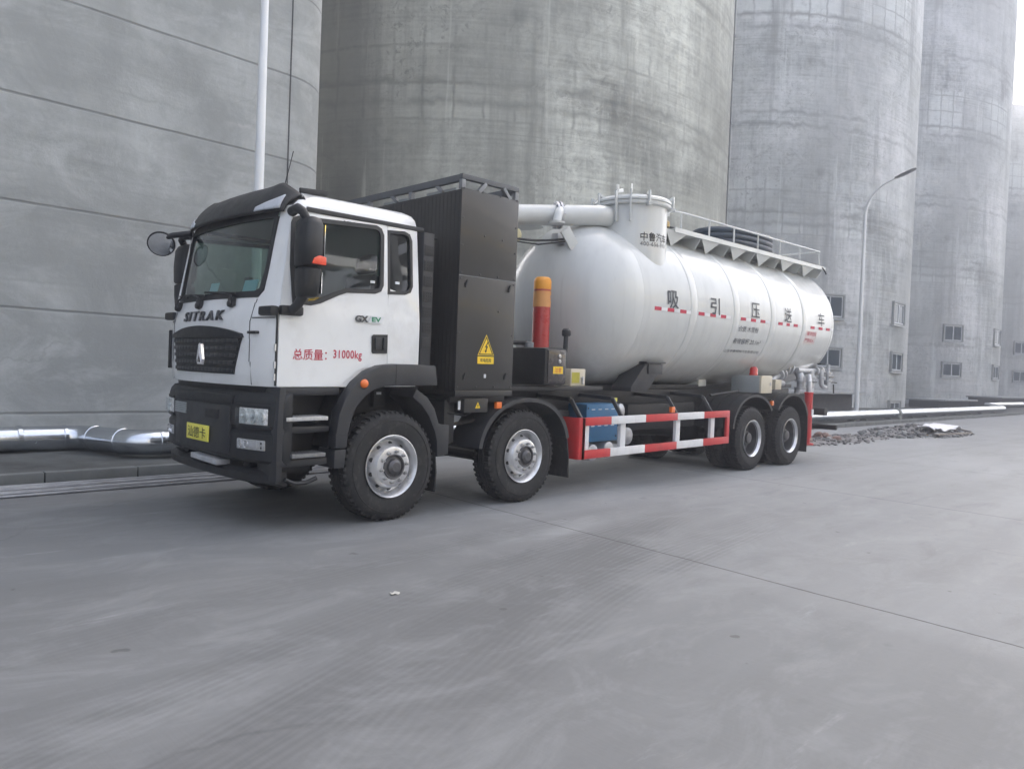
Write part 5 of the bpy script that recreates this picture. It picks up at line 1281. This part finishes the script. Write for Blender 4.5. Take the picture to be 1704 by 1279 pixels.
# ------------------------------------------------ TANK
TY, TZ, TR = 1.20, 2.435, 1.165
XF, XR, HF, HR = 4.10, 10.40, .80, .60
prof = []
for i in range(0, 17):
    a = PI/2*(1-i/16); prof.append((TR*max(.001, math.cos(a))**.84, XF-HF*math.sin(a)**.92))
def seam_ring(x_, w_, h_): return [(TR, x_-w_-.012), (TR+h_, x_-w_), (TR+h_, x_+w_), (TR, x_+w_+.012)]
prof += [(TR-.004, XF+.008), (TR, XF+.018)]
prof += [(TR, XR-.02), (TR-.005, XR-.008)]
for i in range(17):
    a = PI/2*i/16; prof.append((TR*max(.001, math.cos(a)), XR+HR*math.sin(a)))
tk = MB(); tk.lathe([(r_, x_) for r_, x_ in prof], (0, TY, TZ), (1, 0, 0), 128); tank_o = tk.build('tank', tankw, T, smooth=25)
for x_ in (4.75, 5.36, 6.63, 7.90, 9.15):
    if x_ == 4.75: continue
    rg = MB(); rg.lathe([(TR-.01, -.10), (TR+.001, -.095), (TR+.008, -.06), (TR+.010, 0), (TR+.008, .06), (TR+.001, .095), (TR-.01, .10)], (x_, TY, TZ), (1, 0, 0), 128, closed=True); rg.build('tank_band', tankw, tank_o, smooth=60)
def tP(x0, z0, sc=1.):
    a0 = math.asin((z0-TZ)/TR)
    def f(u, v, d):
        a = a0+v/TR; rr_ = TR+.010+d; return (x0+u, TY-rr_*math.cos(a), TZ+rr_*math.sin(a))
    return f
for ch, x0, z0 in (('吸', 4.80, 2.51), ('引', 5.96, 2.50), ('压', 7.25, 2.52), ('送', 8.45, 2.52), ('车', 9.86, 2.53)):
    lettering(ch, .26, tP(x0, z0), inkd, tank_o, .0025, .82, depth=.0015, fit=(.28, .255))
# reflective tape: short red and white blocks under the name
tpr, tpw = MB(), MB()
def tpatch(mb, x0, x1, z0, z1, off=.004):
    n = 3
    vs = []
    for r_ in (TR+off, TR-.004):
        for i in range(n+1):
            z = z0+(z1-z0)*i/n; a = math.asin((z-TZ)/TR)
            for x_ in (x0, x1): vs.append((x_, TY-r_*math.cos(a), TZ+r_*math.sin(a)))
    o = 2*(n+1); f = []
    for i in range(n): f += [(2*i, 2*i+1, 2*i+3, 2*i+2), (o+2*i, o+2*i+2, o+2*i+3, o+2*i+1), (2*i, 2*i+2, o+2*i+2, o+2*i), (2*i+1, o+2*i+1, o+2*i+3, 2*i+3)]
    f += [(0, o, o+1, 1), (2*n, 2*n+1, o+2*n+1, o+2*n)]; mb.add(vs, f)
for xs in ((4.36, 4.68, 5.0), (5.50, 5.83, 6.14), (6.78, 7.12, 7.45), (8.10, 8.38, 8.70), (9.42, 9.78, 10.12)):
    for x_ in xs: tpatch(tpr, x_, x_+.16, 2.335, 2.385); tpatch(tpw, x_+.165, x_+.31, 2.337, 2.383)
tpr.build_each('reflective_tape', inkr, tank_o, smooth=30); tpw.build_each('reflective_tape', guardw, tank_o, smooth=30)
lettering('介质 木炭粉', .12, tP(7.08, 2.205), inkd, tank_o, .0005, fit=(.66, .095), depth=.0005)
lettering('有效容积 20.1m³', .12, tP(7.15, 2.01), inkd, tank_o, .0005, fit=(.92, .10), depth=.0005)
lettering('山东中鲁特种汽车有限公司', .08, tP(7.12, 1.85), inkd, tank_o, .0, fit=(1.15, .055), depth=.0005)
lab = MB(); tpatch(lab, 9.22, 9.72, 2.055, 2.30, .005); lab_o = lab.build('warning_label', simple('pale_label', (.66, .60, .58), .5), tank_o, smooth=30)
lettering('罐顶危险', .08, tP(9.49, 2.245), inkr, lab_o, .0005, fit=(.40, .07), depth=.0005); lettering('严禁站人', .08, tP(9.45, 2.125), inkr, lab_o, .0005, fit=(.40, .07), depth=.0005)

# filter dome at the front left of the tank, bolted lid with swing clamps
DX, DY, DR = 4.62, .68, .51
dm = MB(); dm.lathe([(DR, 2.55), (DR, 3.83)], (DX, DY, 0), (0, 0, 1), 96); dome = dm.build('filter_dome', tankw, T, smooth=40)
lid = MB(); lid.lathe([(DR, 3.80), (DR+.05, 3.815), (DR+.055, 3.83), (DR+.055, 3.85), (DR+.03, 3.855), (DR+.03, 3.868), (DR+.055, 3.872), (DR+.055, 3.90), (DR+.03, 3.93), (DR-.06, 3.955), (DR*.6, 3.985), (.001, 4.0)], (DX, DY, 0), (0, 0, 1), 96); lid.build('lid', tankw, dome, smooth=30)
cp_ = MB()
for i in range(10):
    a = R((163, 240, 300, 125, 20, 60, 95, 335, 0, 0)[i]); c, s = math.cos(a), math.sin(a); e = Vector((c, s, 0)); b0 = Vector((DX, DY, 0))
    if i > 7: continue
    cp_.bar(b0+e*(DR+.075)+Vector((0, 0, 3.80)), b0+e*(DR+.075)+Vector((0, 0, 3.99)), .03, .03); cp_.bar(b0+e*(DR+.075)+Vector((0, 0, 3.975)), b0+e*(DR+.0)+Vector((0, 0, 3.925)), .035, .04)
    cp_.bar(b0+e*(DR+.0)+Vector((0, 0, 3.82)), b0+e*(DR+.11)+Vector((0, 0, 3.80)), .05, .05)
for a in (R(194), R(214)):                                   # two long hinge arms on the near side
    c, s = math.cos(a), math.sin(a); e = Vector((c, s, 0)); b0 = Vector((DX, DY, 0))
    cp_.bar(b0+e*(DR+.04)+Vector((0, 0, 3.56)), b0+e*(DR+.085)+Vector((0, 0, 3.98)), .025, .06, e); cp_.bar(b0+e*(DR+.085)+Vector((0, 0, 3.97)), b0+e*(DR-.14)+Vector((0, 0, 4.03)), .025, .05)
    cp_.prism([(b0+e*(DR+.09)).to_tuple()[:2], (b0+e*(DR+.05)+Vector((-s, c, 0))*.02).to_tuple()[:2], (b0+e*(DR-.02)).to_tuple()[:2]], 'z', 3.98, 4.07)
cp_.build_each('lid_clamp', tankw, dome, per=3, bevel=.004)
def dP(a0, z0):
    return lambda u, v, d: (DX+(DR+.004+d)*math.cos(a0+u/DR), DY+(DR+.004+d)*math.sin(a0+u/DR), z0+v)
lettering('中鲁汽车', .13, dP(R(259), 3.36), inkb, dome, .0015, fit=(.50, .125), depth=.0005)
lettering('400-656-9101', .07, dP(R(259), 3.26), inkb, dome, .0, fit=(.50, .058), sp=1.15, depth=.0005)
vv = MB(); vv.tube([(DX+DR-.02, DY-.1, 3.45), (DX+DR+.09, DY-.13, 3.45), (DX+DR+.12, DY-.14, 3.50), (DX+DR+.12, DY-.14, 3.60)], .04, 14); vv.lathe([(.07, 0), (.075, .03), (.06, .05)], (DX+DR+.12, DY-.14, 3.58), (0, 0, 1), 16); vv.build('vent_elbow', tankw, dome)
vr = MB(); vr.lathe([(.06, 0), (.085, .02), (.085, .09), (.05, .12)], (DX+DR+.12, DY-.14, 3.63), (0, 0, 1), 16); vr.build('brass_valve', simple('brass', (.35, .27, .14), .4, .8), dome)

# transfer pipe from the far side to the dome
pp = MB(); P0 = [(2.30, 1.76, 3.52), (3.4, 1.08, 3.60), (4.02, .70, 3.65), (4.40, .74, 3.64)]
pp.tube(arcpts(P0, .16), .142, 28); pipe_o = pp.build('suction_pipe', alu if False else tankw, T, smooth=40)
fg_ = MB(); d_ = Vector((.85, -.525, .06)).normalized()
for q in (.0, .05): fg_.lathe([(.14, 0), (.19, .0), (.19, .028), (.14, .028)], Vector((3.40, 1.08, 3.60))+d_*q, d_, 28)
for i in range(8):
    a = 2*PI*i/8; e1 = Vector((.525, .85, 0)).normalized(); e2 = Vector((0, 0, 1)); c = Vector((3.40, 1.08, 3.60))+(e1*math.cos(a)+e2*math.sin(a))*.167; fg_.tube([c-d_*.03, c+d_*.105], .012, 6)
fg_.build('flange', castst, pipe_o)
el = MB(); el.tube(arcpts([(3.40, .98, 3.66), (3.30, .92, 3.62), (3.24, .90, 3.46)], .08), .06, 14); el.lathe([(.06, .0), (.11, .0), (.115, .025), (.06, .03)], (3.24, .90, 3.44), (0, 0, 1), 20); el.build('relief_valve', tankw, pipe_o)
ac = MB(); ac.box(3.34, 3.48, .96, 1.08, 3.20, 3.34); ac.tube([(3.48, 1.0, 3.28), (3.54, .98, 3.28)], .02, 8); ac.build('actuator', castst, pipe_o, bevel=.008)
yk = MB(); yk.box(3.52, 3.57, .95, .99, 3.26, 3.33); yk.build('sensor_plug', yellow2, pipe_o, bevel=.006)
br_ = MB(); br_.bar((3.36, .86, 3.38), (3.62, .76, 2.98), .14, .05, (.5, .85, 0)); br_.build('pipe_bracket', tankw, T, bevel=.006)
cb = MB(); cb.tube(arcpts([(2.45, 1.0, 3.16), (2.9, .98, 3.17), (3.4, .92, 3.25), (4.05, .70, 3.42)], .25), .015, 8); cb.tube([(2.45, 1.05, 3.13), (3.0, 1.0, 3.14), (3.5, .9, 3.24)], .010, 8); cb.build('cable', rubber, T)
mt_ = MB(); mt_.lathe([(.07, 0), (.10, .01), (.10, .22), (.08, .25)], (2.45, 1.1, 3.22), (1, 0, 0), 20); mt_.box(2.45, 2.6, .95, 1.06, 3.17, 3.28); mt_.build('drive_motor', simple('motor_yellow', (.42, .38, .22), .5), T, bevel=.006)
cpn = MB(); cpn.lathe([(.30, 0), (.30, .05), (.22, .10), (.001, .12)], (3.45, 1.75, 3.52), (0, 0, 1), 28); cpn.lathe([(.018, 0), (.018, .08)], (3.35, 1.60, 3.62), (0, 0, 1), 8); cpn.build('inspection_cap', tankw, T)
pg = MB(); pg.box(3.95, 4.0, .98, 1.03, 3.68, 3.78); pg.lathe([(.02, 0), (.02, .1)], (3.98, 1.0, 3.6), (0, 0, 1), 8); pg.build('pressure_switch', chassis, T, bevel=.005)

# top walkway with gussets, handrail and toe rail
wk = MB(); wk.box(5.32, 10.80, .40, 1.95, 3.60, 3.635); walk = wk.build('walkway', tankw, T, bevel=.004)
wl = MB(); wl.box(5.32, 10.80, .385, .40, 3.575, 3.645); wl.build('edge_rail', tankw, walk)
gsb = MB()
for x_ in (5.40, 6.40, 7.30, 8.20, 9.15, 10.05, 10.72):
    gsb.prism([(.402, 3.598), (1.0, 3.598), (.66, 3.44), (.52, 3.42)], 'x', x_-.30 if x_ < 10.5 else x_-.02, x_-.29 if x_ < 10.5 else x_)
    if x_ < 10.5: 
        gsb.add([(x_-.30, .402, 3.598), (x_+.30, .402, 3.598), (x_, .50, 3.385), (x_-.29, .42, 3.598), (x_+.29, .42, 3.598), (x_, .515, 3.40)], [(0, 2, 1), (3, 4, 5), (0, 3, 5, 2), (2, 5, 4, 1), (0, 1, 4, 3)])
gsb.build_each('gusset', tankw, walk, smooth=0)
hr = MB(); zt = 3.89
hr.tube([(5.25, .60, zt-.08), (5.36, .47, zt), (5.5, .40, zt), (10.52, .40, zt+.03)], .016, 10)
hr.tube([(10.52, .40, zt+.03), (10.52, 1.9, zt+.03)], .016, 10)
for x_ in (5.49, 6.31, 7.10, 7.94, 8.78, 9.64, 10.5): hr.tube([(x_, .40, 3.63), (x_, .40, zt+.03*(x_-5.5)/5)], .015, 8)
hr.build('handrail', tankw, walk)
cbl = MB(); cbl.tube(arcpts([(5.25, .50, 3.66), (6.2, .43, 3.652), (7.8, .42, 3.655), (9.4, .43, 3.652), (10.5, .43, 3.66), (10.7, .37, 3.60), (10.78, .36, 3.5)], .1), .013, 8); cbl.build('cable', rubber, walk)

# hydraulic lift ram, black oil tank, small boxes
rm_ = MB(); rm_.lathe([(.115, 1.35), (.115, 2.37)], (2.90, .80, 0), (0, 0, 1), 36); ram = rm_.build('lift_ram', redr, T, smooth=40)
rm_ = MB(); rm_.lathe([(.1155, 2.29), (.1175, 2.29), (.1175, 2.495), (.1155, 2.495)], (2.90, .80, 0), (0, 0, 1), 36); rm_.build('label_band', orange2, ram)
rm_ = MB(); rm_.lathe([(.1165, 2.52), (.1165, 2.62), (.105, 2.66), (.08, 2.68), (.001, 2.683)], (2.90, .80, 0), (0, 0, 1), 36); rm_.build('cap', orange, ram)
rm_ = MB(); rm_.lathe([(.1155, 2.36), (.112, 2.52)], (2.90, .80, 0), (0, 0, 1), 36); rm_.build('neck', redr, ram)
rm_ = MB(); 
for i in range(16):
    pass
a0 = R(300); rm_.add([(2.90+.1185*math.cos(a0+.25*math.cos(t)), .80+.1185*math.sin(a0+.25*math.cos(t)), 2.41+.038*math.sin(t)) for t in [2*PI*i/16 for i in range(16)]], [tuple(range(16))]); rm_.build('emblem_patch', blue, ram, smooth=0)
ot = MB(); ot.box(2.10, 2.49, -.03, .60, 1.30, 1.745); oil = ot.build('oil_tank', blackpl, T, bevel=.05)
of = MB(); of.box(2.14, 2.45, -.045, -.025, 1.33, 1.715); of.build('gauge_panel', simple('gauge_brown', (.035, .03, .032), .25, 0, .1, 3, .5), oil, bevel=.012)
gg = MB()
for z in (1.645, 1.585): gg.lathe([(.022, 0), (.024, .01), (.018, .016)], (2.33, -.045, z), (0, -1, 0), 18)
gg.build_each('gauge', nutm, oil)
gl_ = MB(); gl_.box(2.225, 2.395, -.0485, -.044, 1.44, 1.525); lbo = gl_.build('caution_label', yellow2, oil)
lettering('注意', .06, lambda u, v, d: (2.31+u, -.0492-d, 1.482+v), inkr, lbo, .0005, fit=(.12, .06), depth=.0004)
cp2 = MB(); cp2.lathe([(.06, 0), (.06, .06), (.04, .065)], (2.22, .36, 1.745), (0, 0, 1), 18); cp2.build('filler_cap', frame_l, oil)
bt = MB(); bt.tube([(2.50, .02, 1.70), (2.51, .02, 1.90)], .03, 12); bt.lathe([(.045, 0), (.055, .015), (.055, .07), (.04, .09)], (2.51, .02, 1.89), (0, 0, 1), 16); bt.build('breather', blackpl, oil)
hs2 = MB(); hs2.tube(arcpts([(1.60, .45, 1.66), (1.8, .45, 1.80), (2.1, .4, 1.80), (2.2, .38, 1.80)], .1), .03, 10); hs2.build('oil_hose', rubber, T)
fr2 = MB(); fr2.bar((2.56, .2, 1.30), (2.52, .25, 1.72), .03, .03); fr2.bar((2.52, .25, 1.72), (2.40, .5, 1.72), .03, .03); fr2.bar((2.56, .2, 1.30), (2.66, .3, 1.30), .03, .03); fr2.build('tank_stand', castst, T)
pu = MB(); pu.box(1.75, 2.05, .55, .95, 1.60, 1.72); pu.lathe([(.09, 0), (.09, .35)], (1.66, .75, 1.93), (1, 0, 0), 20); pu.lathe([(.05, 0), (.09, .12)], (1.85, .75, 1.72), (0, 0, 1), 16); pu.box(1.70, 1.95, .5, 1., 1.28, 1.6); pu.build('air_pump', tankw, T, bevel=.01)
ty_ = MB(); ty_.box(1.6, 3.3, .05, .78, 1.235, 1.285); ty_.build('equipment_tray', chassis, T, bevel=.008)
yb = MB(); yb.box(2.93, 3.22, .28, .58, 1.245, 1.50); yb_o = yb.build('control_box', beige, T, bevel=.008)
yl = MB(); yl.box(2.95, 3.10, .2765, .2805, 1.32, 1.455); yl.build('label', olive, yb_o); hk = MB(); hk.box(3.15, 3.17, .262, .28, 1.30, 1.40); hk.bar((3.12, .27, 1.385), (3.19, .27, 1.385), .012, .012); hk.build('handle', castst, yb_o, bevel=.003)
# saddle and hopper under the tank
sd2 = MB(); sd2.prism([(4.22, 1.20), (4.22, 1.26), (4.56, 1.60), (4.95, 1.60), (4.95, 1.53), (4.62, 1.20)], 'y', .28, .62); sd2.build('tank_saddle', greypl, T, bevel=.01)
sd3 = MB(); sd3.box(4.52, 5.0, .24, .66, 1.60, 1.625); sd3.prism([(4.6, 1.45), (4.95, 1.45), (4.95, 1.595), (4.6, 1.595)], 'y', .262, .279); sd3.build('saddle_plate', greypl, T, bevel=.004)
for x_ in (6.9, 8.6):
    s_ = MB(); s_.box(x_-.12, x_+.12, .75, 1.65, 1.25, 1.36); s_.build('tank_saddle', tankw, T, bevel=.01)

# ------------------------------------------------ side guard
sgr, sgr2, sgw = MB(), MB(), MB(); GY0, GY1 = -.05, -.01
def bars(z0, z1, cuts):
    cols = [sgr, sgw, sgr2, sgw, sgr]
    for (a, b), m_ in zip(zip(cuts, cuts[1:]), cols): m_.box(a, b, GY0, GY1, z0, z1)
bars(.805, .905, (2.86, 3.38, 4.14, 4.92, 5.64, 6.40)); bars(.395, .50, (2.86, 3.38, 4.14, 4.92, 5.64, 6.40))
sgr.box(2.80, 2.8595, GY0, GY1, .395, .905); sgr.box(6.32, 6.40, GY0+.001, GY1-.001, .5005, .8045)
sgq = MB(); sgq.prism([(2.86, -.05), (2.80, -.05), (2.765, -.03), (2.75, .01), (2.75, .30), (2.765, .30), (2.765, .015), (2.78, -.015), (2.81, -.03), (2.86, -.03)], 'z', .3945, .9055)
sg_o = sgq.build('side_guard', red, T, bevel=.004); sgr.build_each('red_section', red, sg_o, bevel=.004)
sgr2.build_each('red_section', red, sg_o, bevel=.004)
sgw.build_each('white_section', guardw, sg_o, bevel=.004)
pst = MB()
for x_ in (2.93, 3.69, 5.0, 5.965): pst.box(x_-.055, x_+.055, GY1+.001, GY1+.05, .43, .87)
pst.build_each('post', guardw, sg_o, bevel=.006)
arm = MB()
for x_ in (2.86, 3.70, 5.0, 5.965):
    arm.bar((x_, .78, 1.14), (x_-.05, .16, 1.12), .05, .05); arm.bar((x_-.05, .16, 1.12), (x_, .01, .86), .05, .05)
arm.build_each('guard_arm', greypl, sg_o, per=2, bevel=.006)
bb = MB(); bb.box(3.30, 3.98, .30, .62, .54, 1.04); bb_o = bb.build('tool_box', blue, T, bevel=.012)
bs = MB()
for z in (.97, .75):
    for i in range(4): bs.box(3.40+.14*i, 3.47+.14*i, .294, .3005, z-.006, z+.006)
bs.build_each('vent_slot', inkw, bb_o)
bs = MB(); bs.box(3.31, 3.97, .2955, .3, .822, .832); 
for x_ in (3.33, 3.94):
    for z in (.99, .60): bs.lathe([(.012, 0), (.012, .008)], (x_, .30, z), (0, -1, 0), 8)
bs.build('lid_seam', chassis, bb_o)
for x_, z, r_ in ((3.46, .40, .115), (3.80, .42, .115), (4.22, .58, .125)):
    a_ = MB(); a_.lathe([(.001, -.03), (r_*.6, -.022), (r_*.93, .0), (r_, .03), (r_, 1.3), (r_*.9, 1.33), (.001, 1.36)], (x_, .30, z), (0, 1, 0), 32); a_.build('air_tank', castst, T, smooth=40)
vt = MB(); vt.blob((4.1, .36, .92), (.09, .05, .12), 8); vt.tube([(4.05, .36, .85), (4.0, .4, .7), (4.2, .45, .6)], .018, 8); vt.build('brake_valve', castst, T)
yt = MB(); yt.box(4.02, 4.08, .40, .415, 1.06, 1.11); yt.build('tag', yellow, T)

# ------------------------------------------------ rear equipment
cbx = MB(); cbx.box(7.62, 8.02, .06, .10, 1.155, 1.455); c_o = cbx.build('switch_cabinet', beige, T, bevel=.008)
cb2 = MB(); cb2.box(7.63, 8.01, .1005, .62, 1.16, 1.45); cb2.build('cabinet_body', greybox, c_o, bevel=.006)
ch_ = MB(); ch_.box(7.93, 7.96, .05, .062, 1.28, 1.34); ch_.build('handle', castst, c_o, bevel=.003)
be = MB(); be.lathe([(.075, 0), (.075, .03), (.068, .04), (.068, .10), (.05, .14), (.001, .155)], (7.80, .30, 1.455), (0, 0, 1), 24); be.build('beacon', redl, T)
gbx = MB(); gbx.box(8.75, 9.0, .35, .6, 1.20, 1.38); gbx.build('valve_box', beige, T, bevel=.008)
orr = MB(); orr.lathe([(.075, .30), (.075, 1.13), (.085, 1.13), (.085, 1.15), (.05, 1.16)], (9.62, .10, 0), (0, 0, 1), 24); orr.lathe([(.055, .20), (.055, .30)], (9.62, .10, 0), (0, 0, 1), 18); orr.lathe([(.12, .17), (.12, .2)], (9.62, .10, 0), (0, 0, 1), 18)
oro = orr.build('support_leg', red, T); s_ = MB(); s_.box(9.58, 9.66, .012, .024, .72, .84); s_.build('tag', inkw, oro)
rbm = MB(); rbm.box(10.72, 10.80, .0, 2.4, .40, .50); rbm.box(10.4, 10.75, .55, .62, .45, 1.0); rbm.box(10.4, 10.75, 1.8, 1.87, .45, 1.0); rbm.build('rear_underrun_bar', blackpl, T, bevel=.015)
rlt = MB(); rlt.box(10.25, 10.40, .05, 2.35, .70, .84); rlt_o = rlt.build('lamp_board', darkduct, T, bevel=.01)
for y_ in (.1, 1.95): 
    s_ = MB(); s_.box(10.40, 10.43, y_, y_+.35, .72, .82); s_.build('tail_light', redl, rlt_o, bevel=.006)
vp = MB(); vp.tube([(10.35, .42, 1.18), (10.35, .42, 1.92)], .045, 16); vp.build('sight_pipe', tankw, T)
pb = MB()
pb.tube(arcpts([(8.75, .55, 1.30), (9.4, .50, 1.52), (9.75, .45, 1.56)], .1), .055, 14)
pb.tube(arcpts([(9.25, .62, 1.75), (9.3, .50, 1.64), (9.6, .42, 1.62), (9.95, .36, 1.62), (10.25, .34, 1.72)], .08), .055, 14)
pb.tube(arcpts([(9.75, .40, 1.56), (9.75, .32, 1.40), (9.75, .32, 1.20)], .06), .075, 16)
pb.tube(arcpts([(9.75, .38, 1.20), (9.74, .40, 1.05), (9.55, .5, .92)], .1), .05, 14)
pb.tube(arcpts([(9.6, .34, 1.56), (10.6, .30, 1.56), (10.9, .35, 1.50)], .05), .05, 14)
pb.tube(arcpts([(10.1, .28, 1.56), (10.1, .26, 1.20), (9.95, .26, 1.10)], .08), .055, 14)
pb.tube(arcpts([(10.5, .26, 1.60), (10.5, .24, 1.28), (10.7, .24, 1.22), (10.85, .28, 1.35)], .08), .045, 14)
pb.tube([(10.75, .22, 1.70), (10.75, .22, 1.20)], .035, 12)
pb.tube([(9.62, .10, 1.15), (9.62, .10, 1.34), (9.8, .2, 1.46)], .05, 14)
rpo = pb.build('discharge_pipework', castst, T, smooth=40)
pf_ = MB()
for p, d, r_ in (((9.42, .49, 1.60), (.85, -.25, -.1), .13), ((9.52, .46, 1.60), (.85, -.25, -.1), .125), ((9.2, .52, 1.47), (1, 0, .2), .12), ((9.32, .51, 1.49), (1, 0, .2), .115), ((9.75, .32, 1.36), (0, 0, 1), .115), ((9.75, .32, 1.22), (0, 0, 1), .12), ((10.1, .28, 1.42), (0, 0, 1), .09), ((10.1, .28, 1.25), (0, 0, 1), .085), ((10.32, .30, 1.56), (1, 0, 0), .085), ((10.55, .30, 1.56), (1, 0, 0), .09), ((10.75, .22, 1.52), (0, 0, 1), .08), ((10.75, .22, 1.36), (0, 0, 1), .075), ((10.5, .24, 1.42), (0, 0, 1), .075)):
    pf_.lathe([(r_*.5, -.02), (r_, -.018), (r_, .018), (r_*.5, .02)], p, d, 20)
pf_.build_each('flange', castst, rpo, smooth=30)
hw_ = MB()
for p in ((10.1, .20, 1.34), (10.75, .15, 1.44), (10.42, .2, 1.70)): hw_.bar((p[0]-.09, p[1], p[2]), (p[0]+.09, p[1], p[2]), .02, .02); hw_.tube([p, (p[0], p[1]+.1, p[2])], .012, 8)
hw_.bar((10.85, .18, 1.34), (11.05, .16, 1.33), .025, .02); hw_.bar((10.95, .18, 1.30), (10.97, .18, 1.12), .02, .02); hw_.build_each('valve_handle', chassis, rpo)
hz = MB(); hz.tube(arcpts([(9.55, .5, .92), (9.45, .45, .75), (9.5, .42, .55)], .08), .05, 14); hz.build('drain_hose', rubber, T)
eh = MB(); eh.tube(arcpts([(8.95, .6, 1.22), (9.15, .5, 1.33), (9.35, .5, 1.30)], .08), .06, 14); eh.build('vent_pipe', alu, T)
for o in bpy.data.objects:
    if o.parent is T and o.type == 'EMPTY':
        for kk in ('label', 'category', 'group'):
            if kk in o: del o[kk]

# coiled hose lying on the walkway (rests on it, so a thing of its own)
hc = MB(); pts = []
for turn in range(3):
    for i in range(40):
        a = 2*PI*i/40; z = 3.69+.098*(turn+i/40)
        xx = 8.22+1.02*math.copysign(abs(math.cos(a))**.75, math.cos(a)); pts.append((xx, 1.02+.42*math.copysign(abs(math.sin(a))**.8, math.sin(a)), z))
rs_ = [.052+.005*(i % 2) for i in range(len(pts))]
hc.tube(pts, rs_, 10)
tag(hc.build('suction_hose', hosem, None, smooth=40), 'coiled dark blue suction hose lying on the tank walkway behind the white handrail', 'hose')
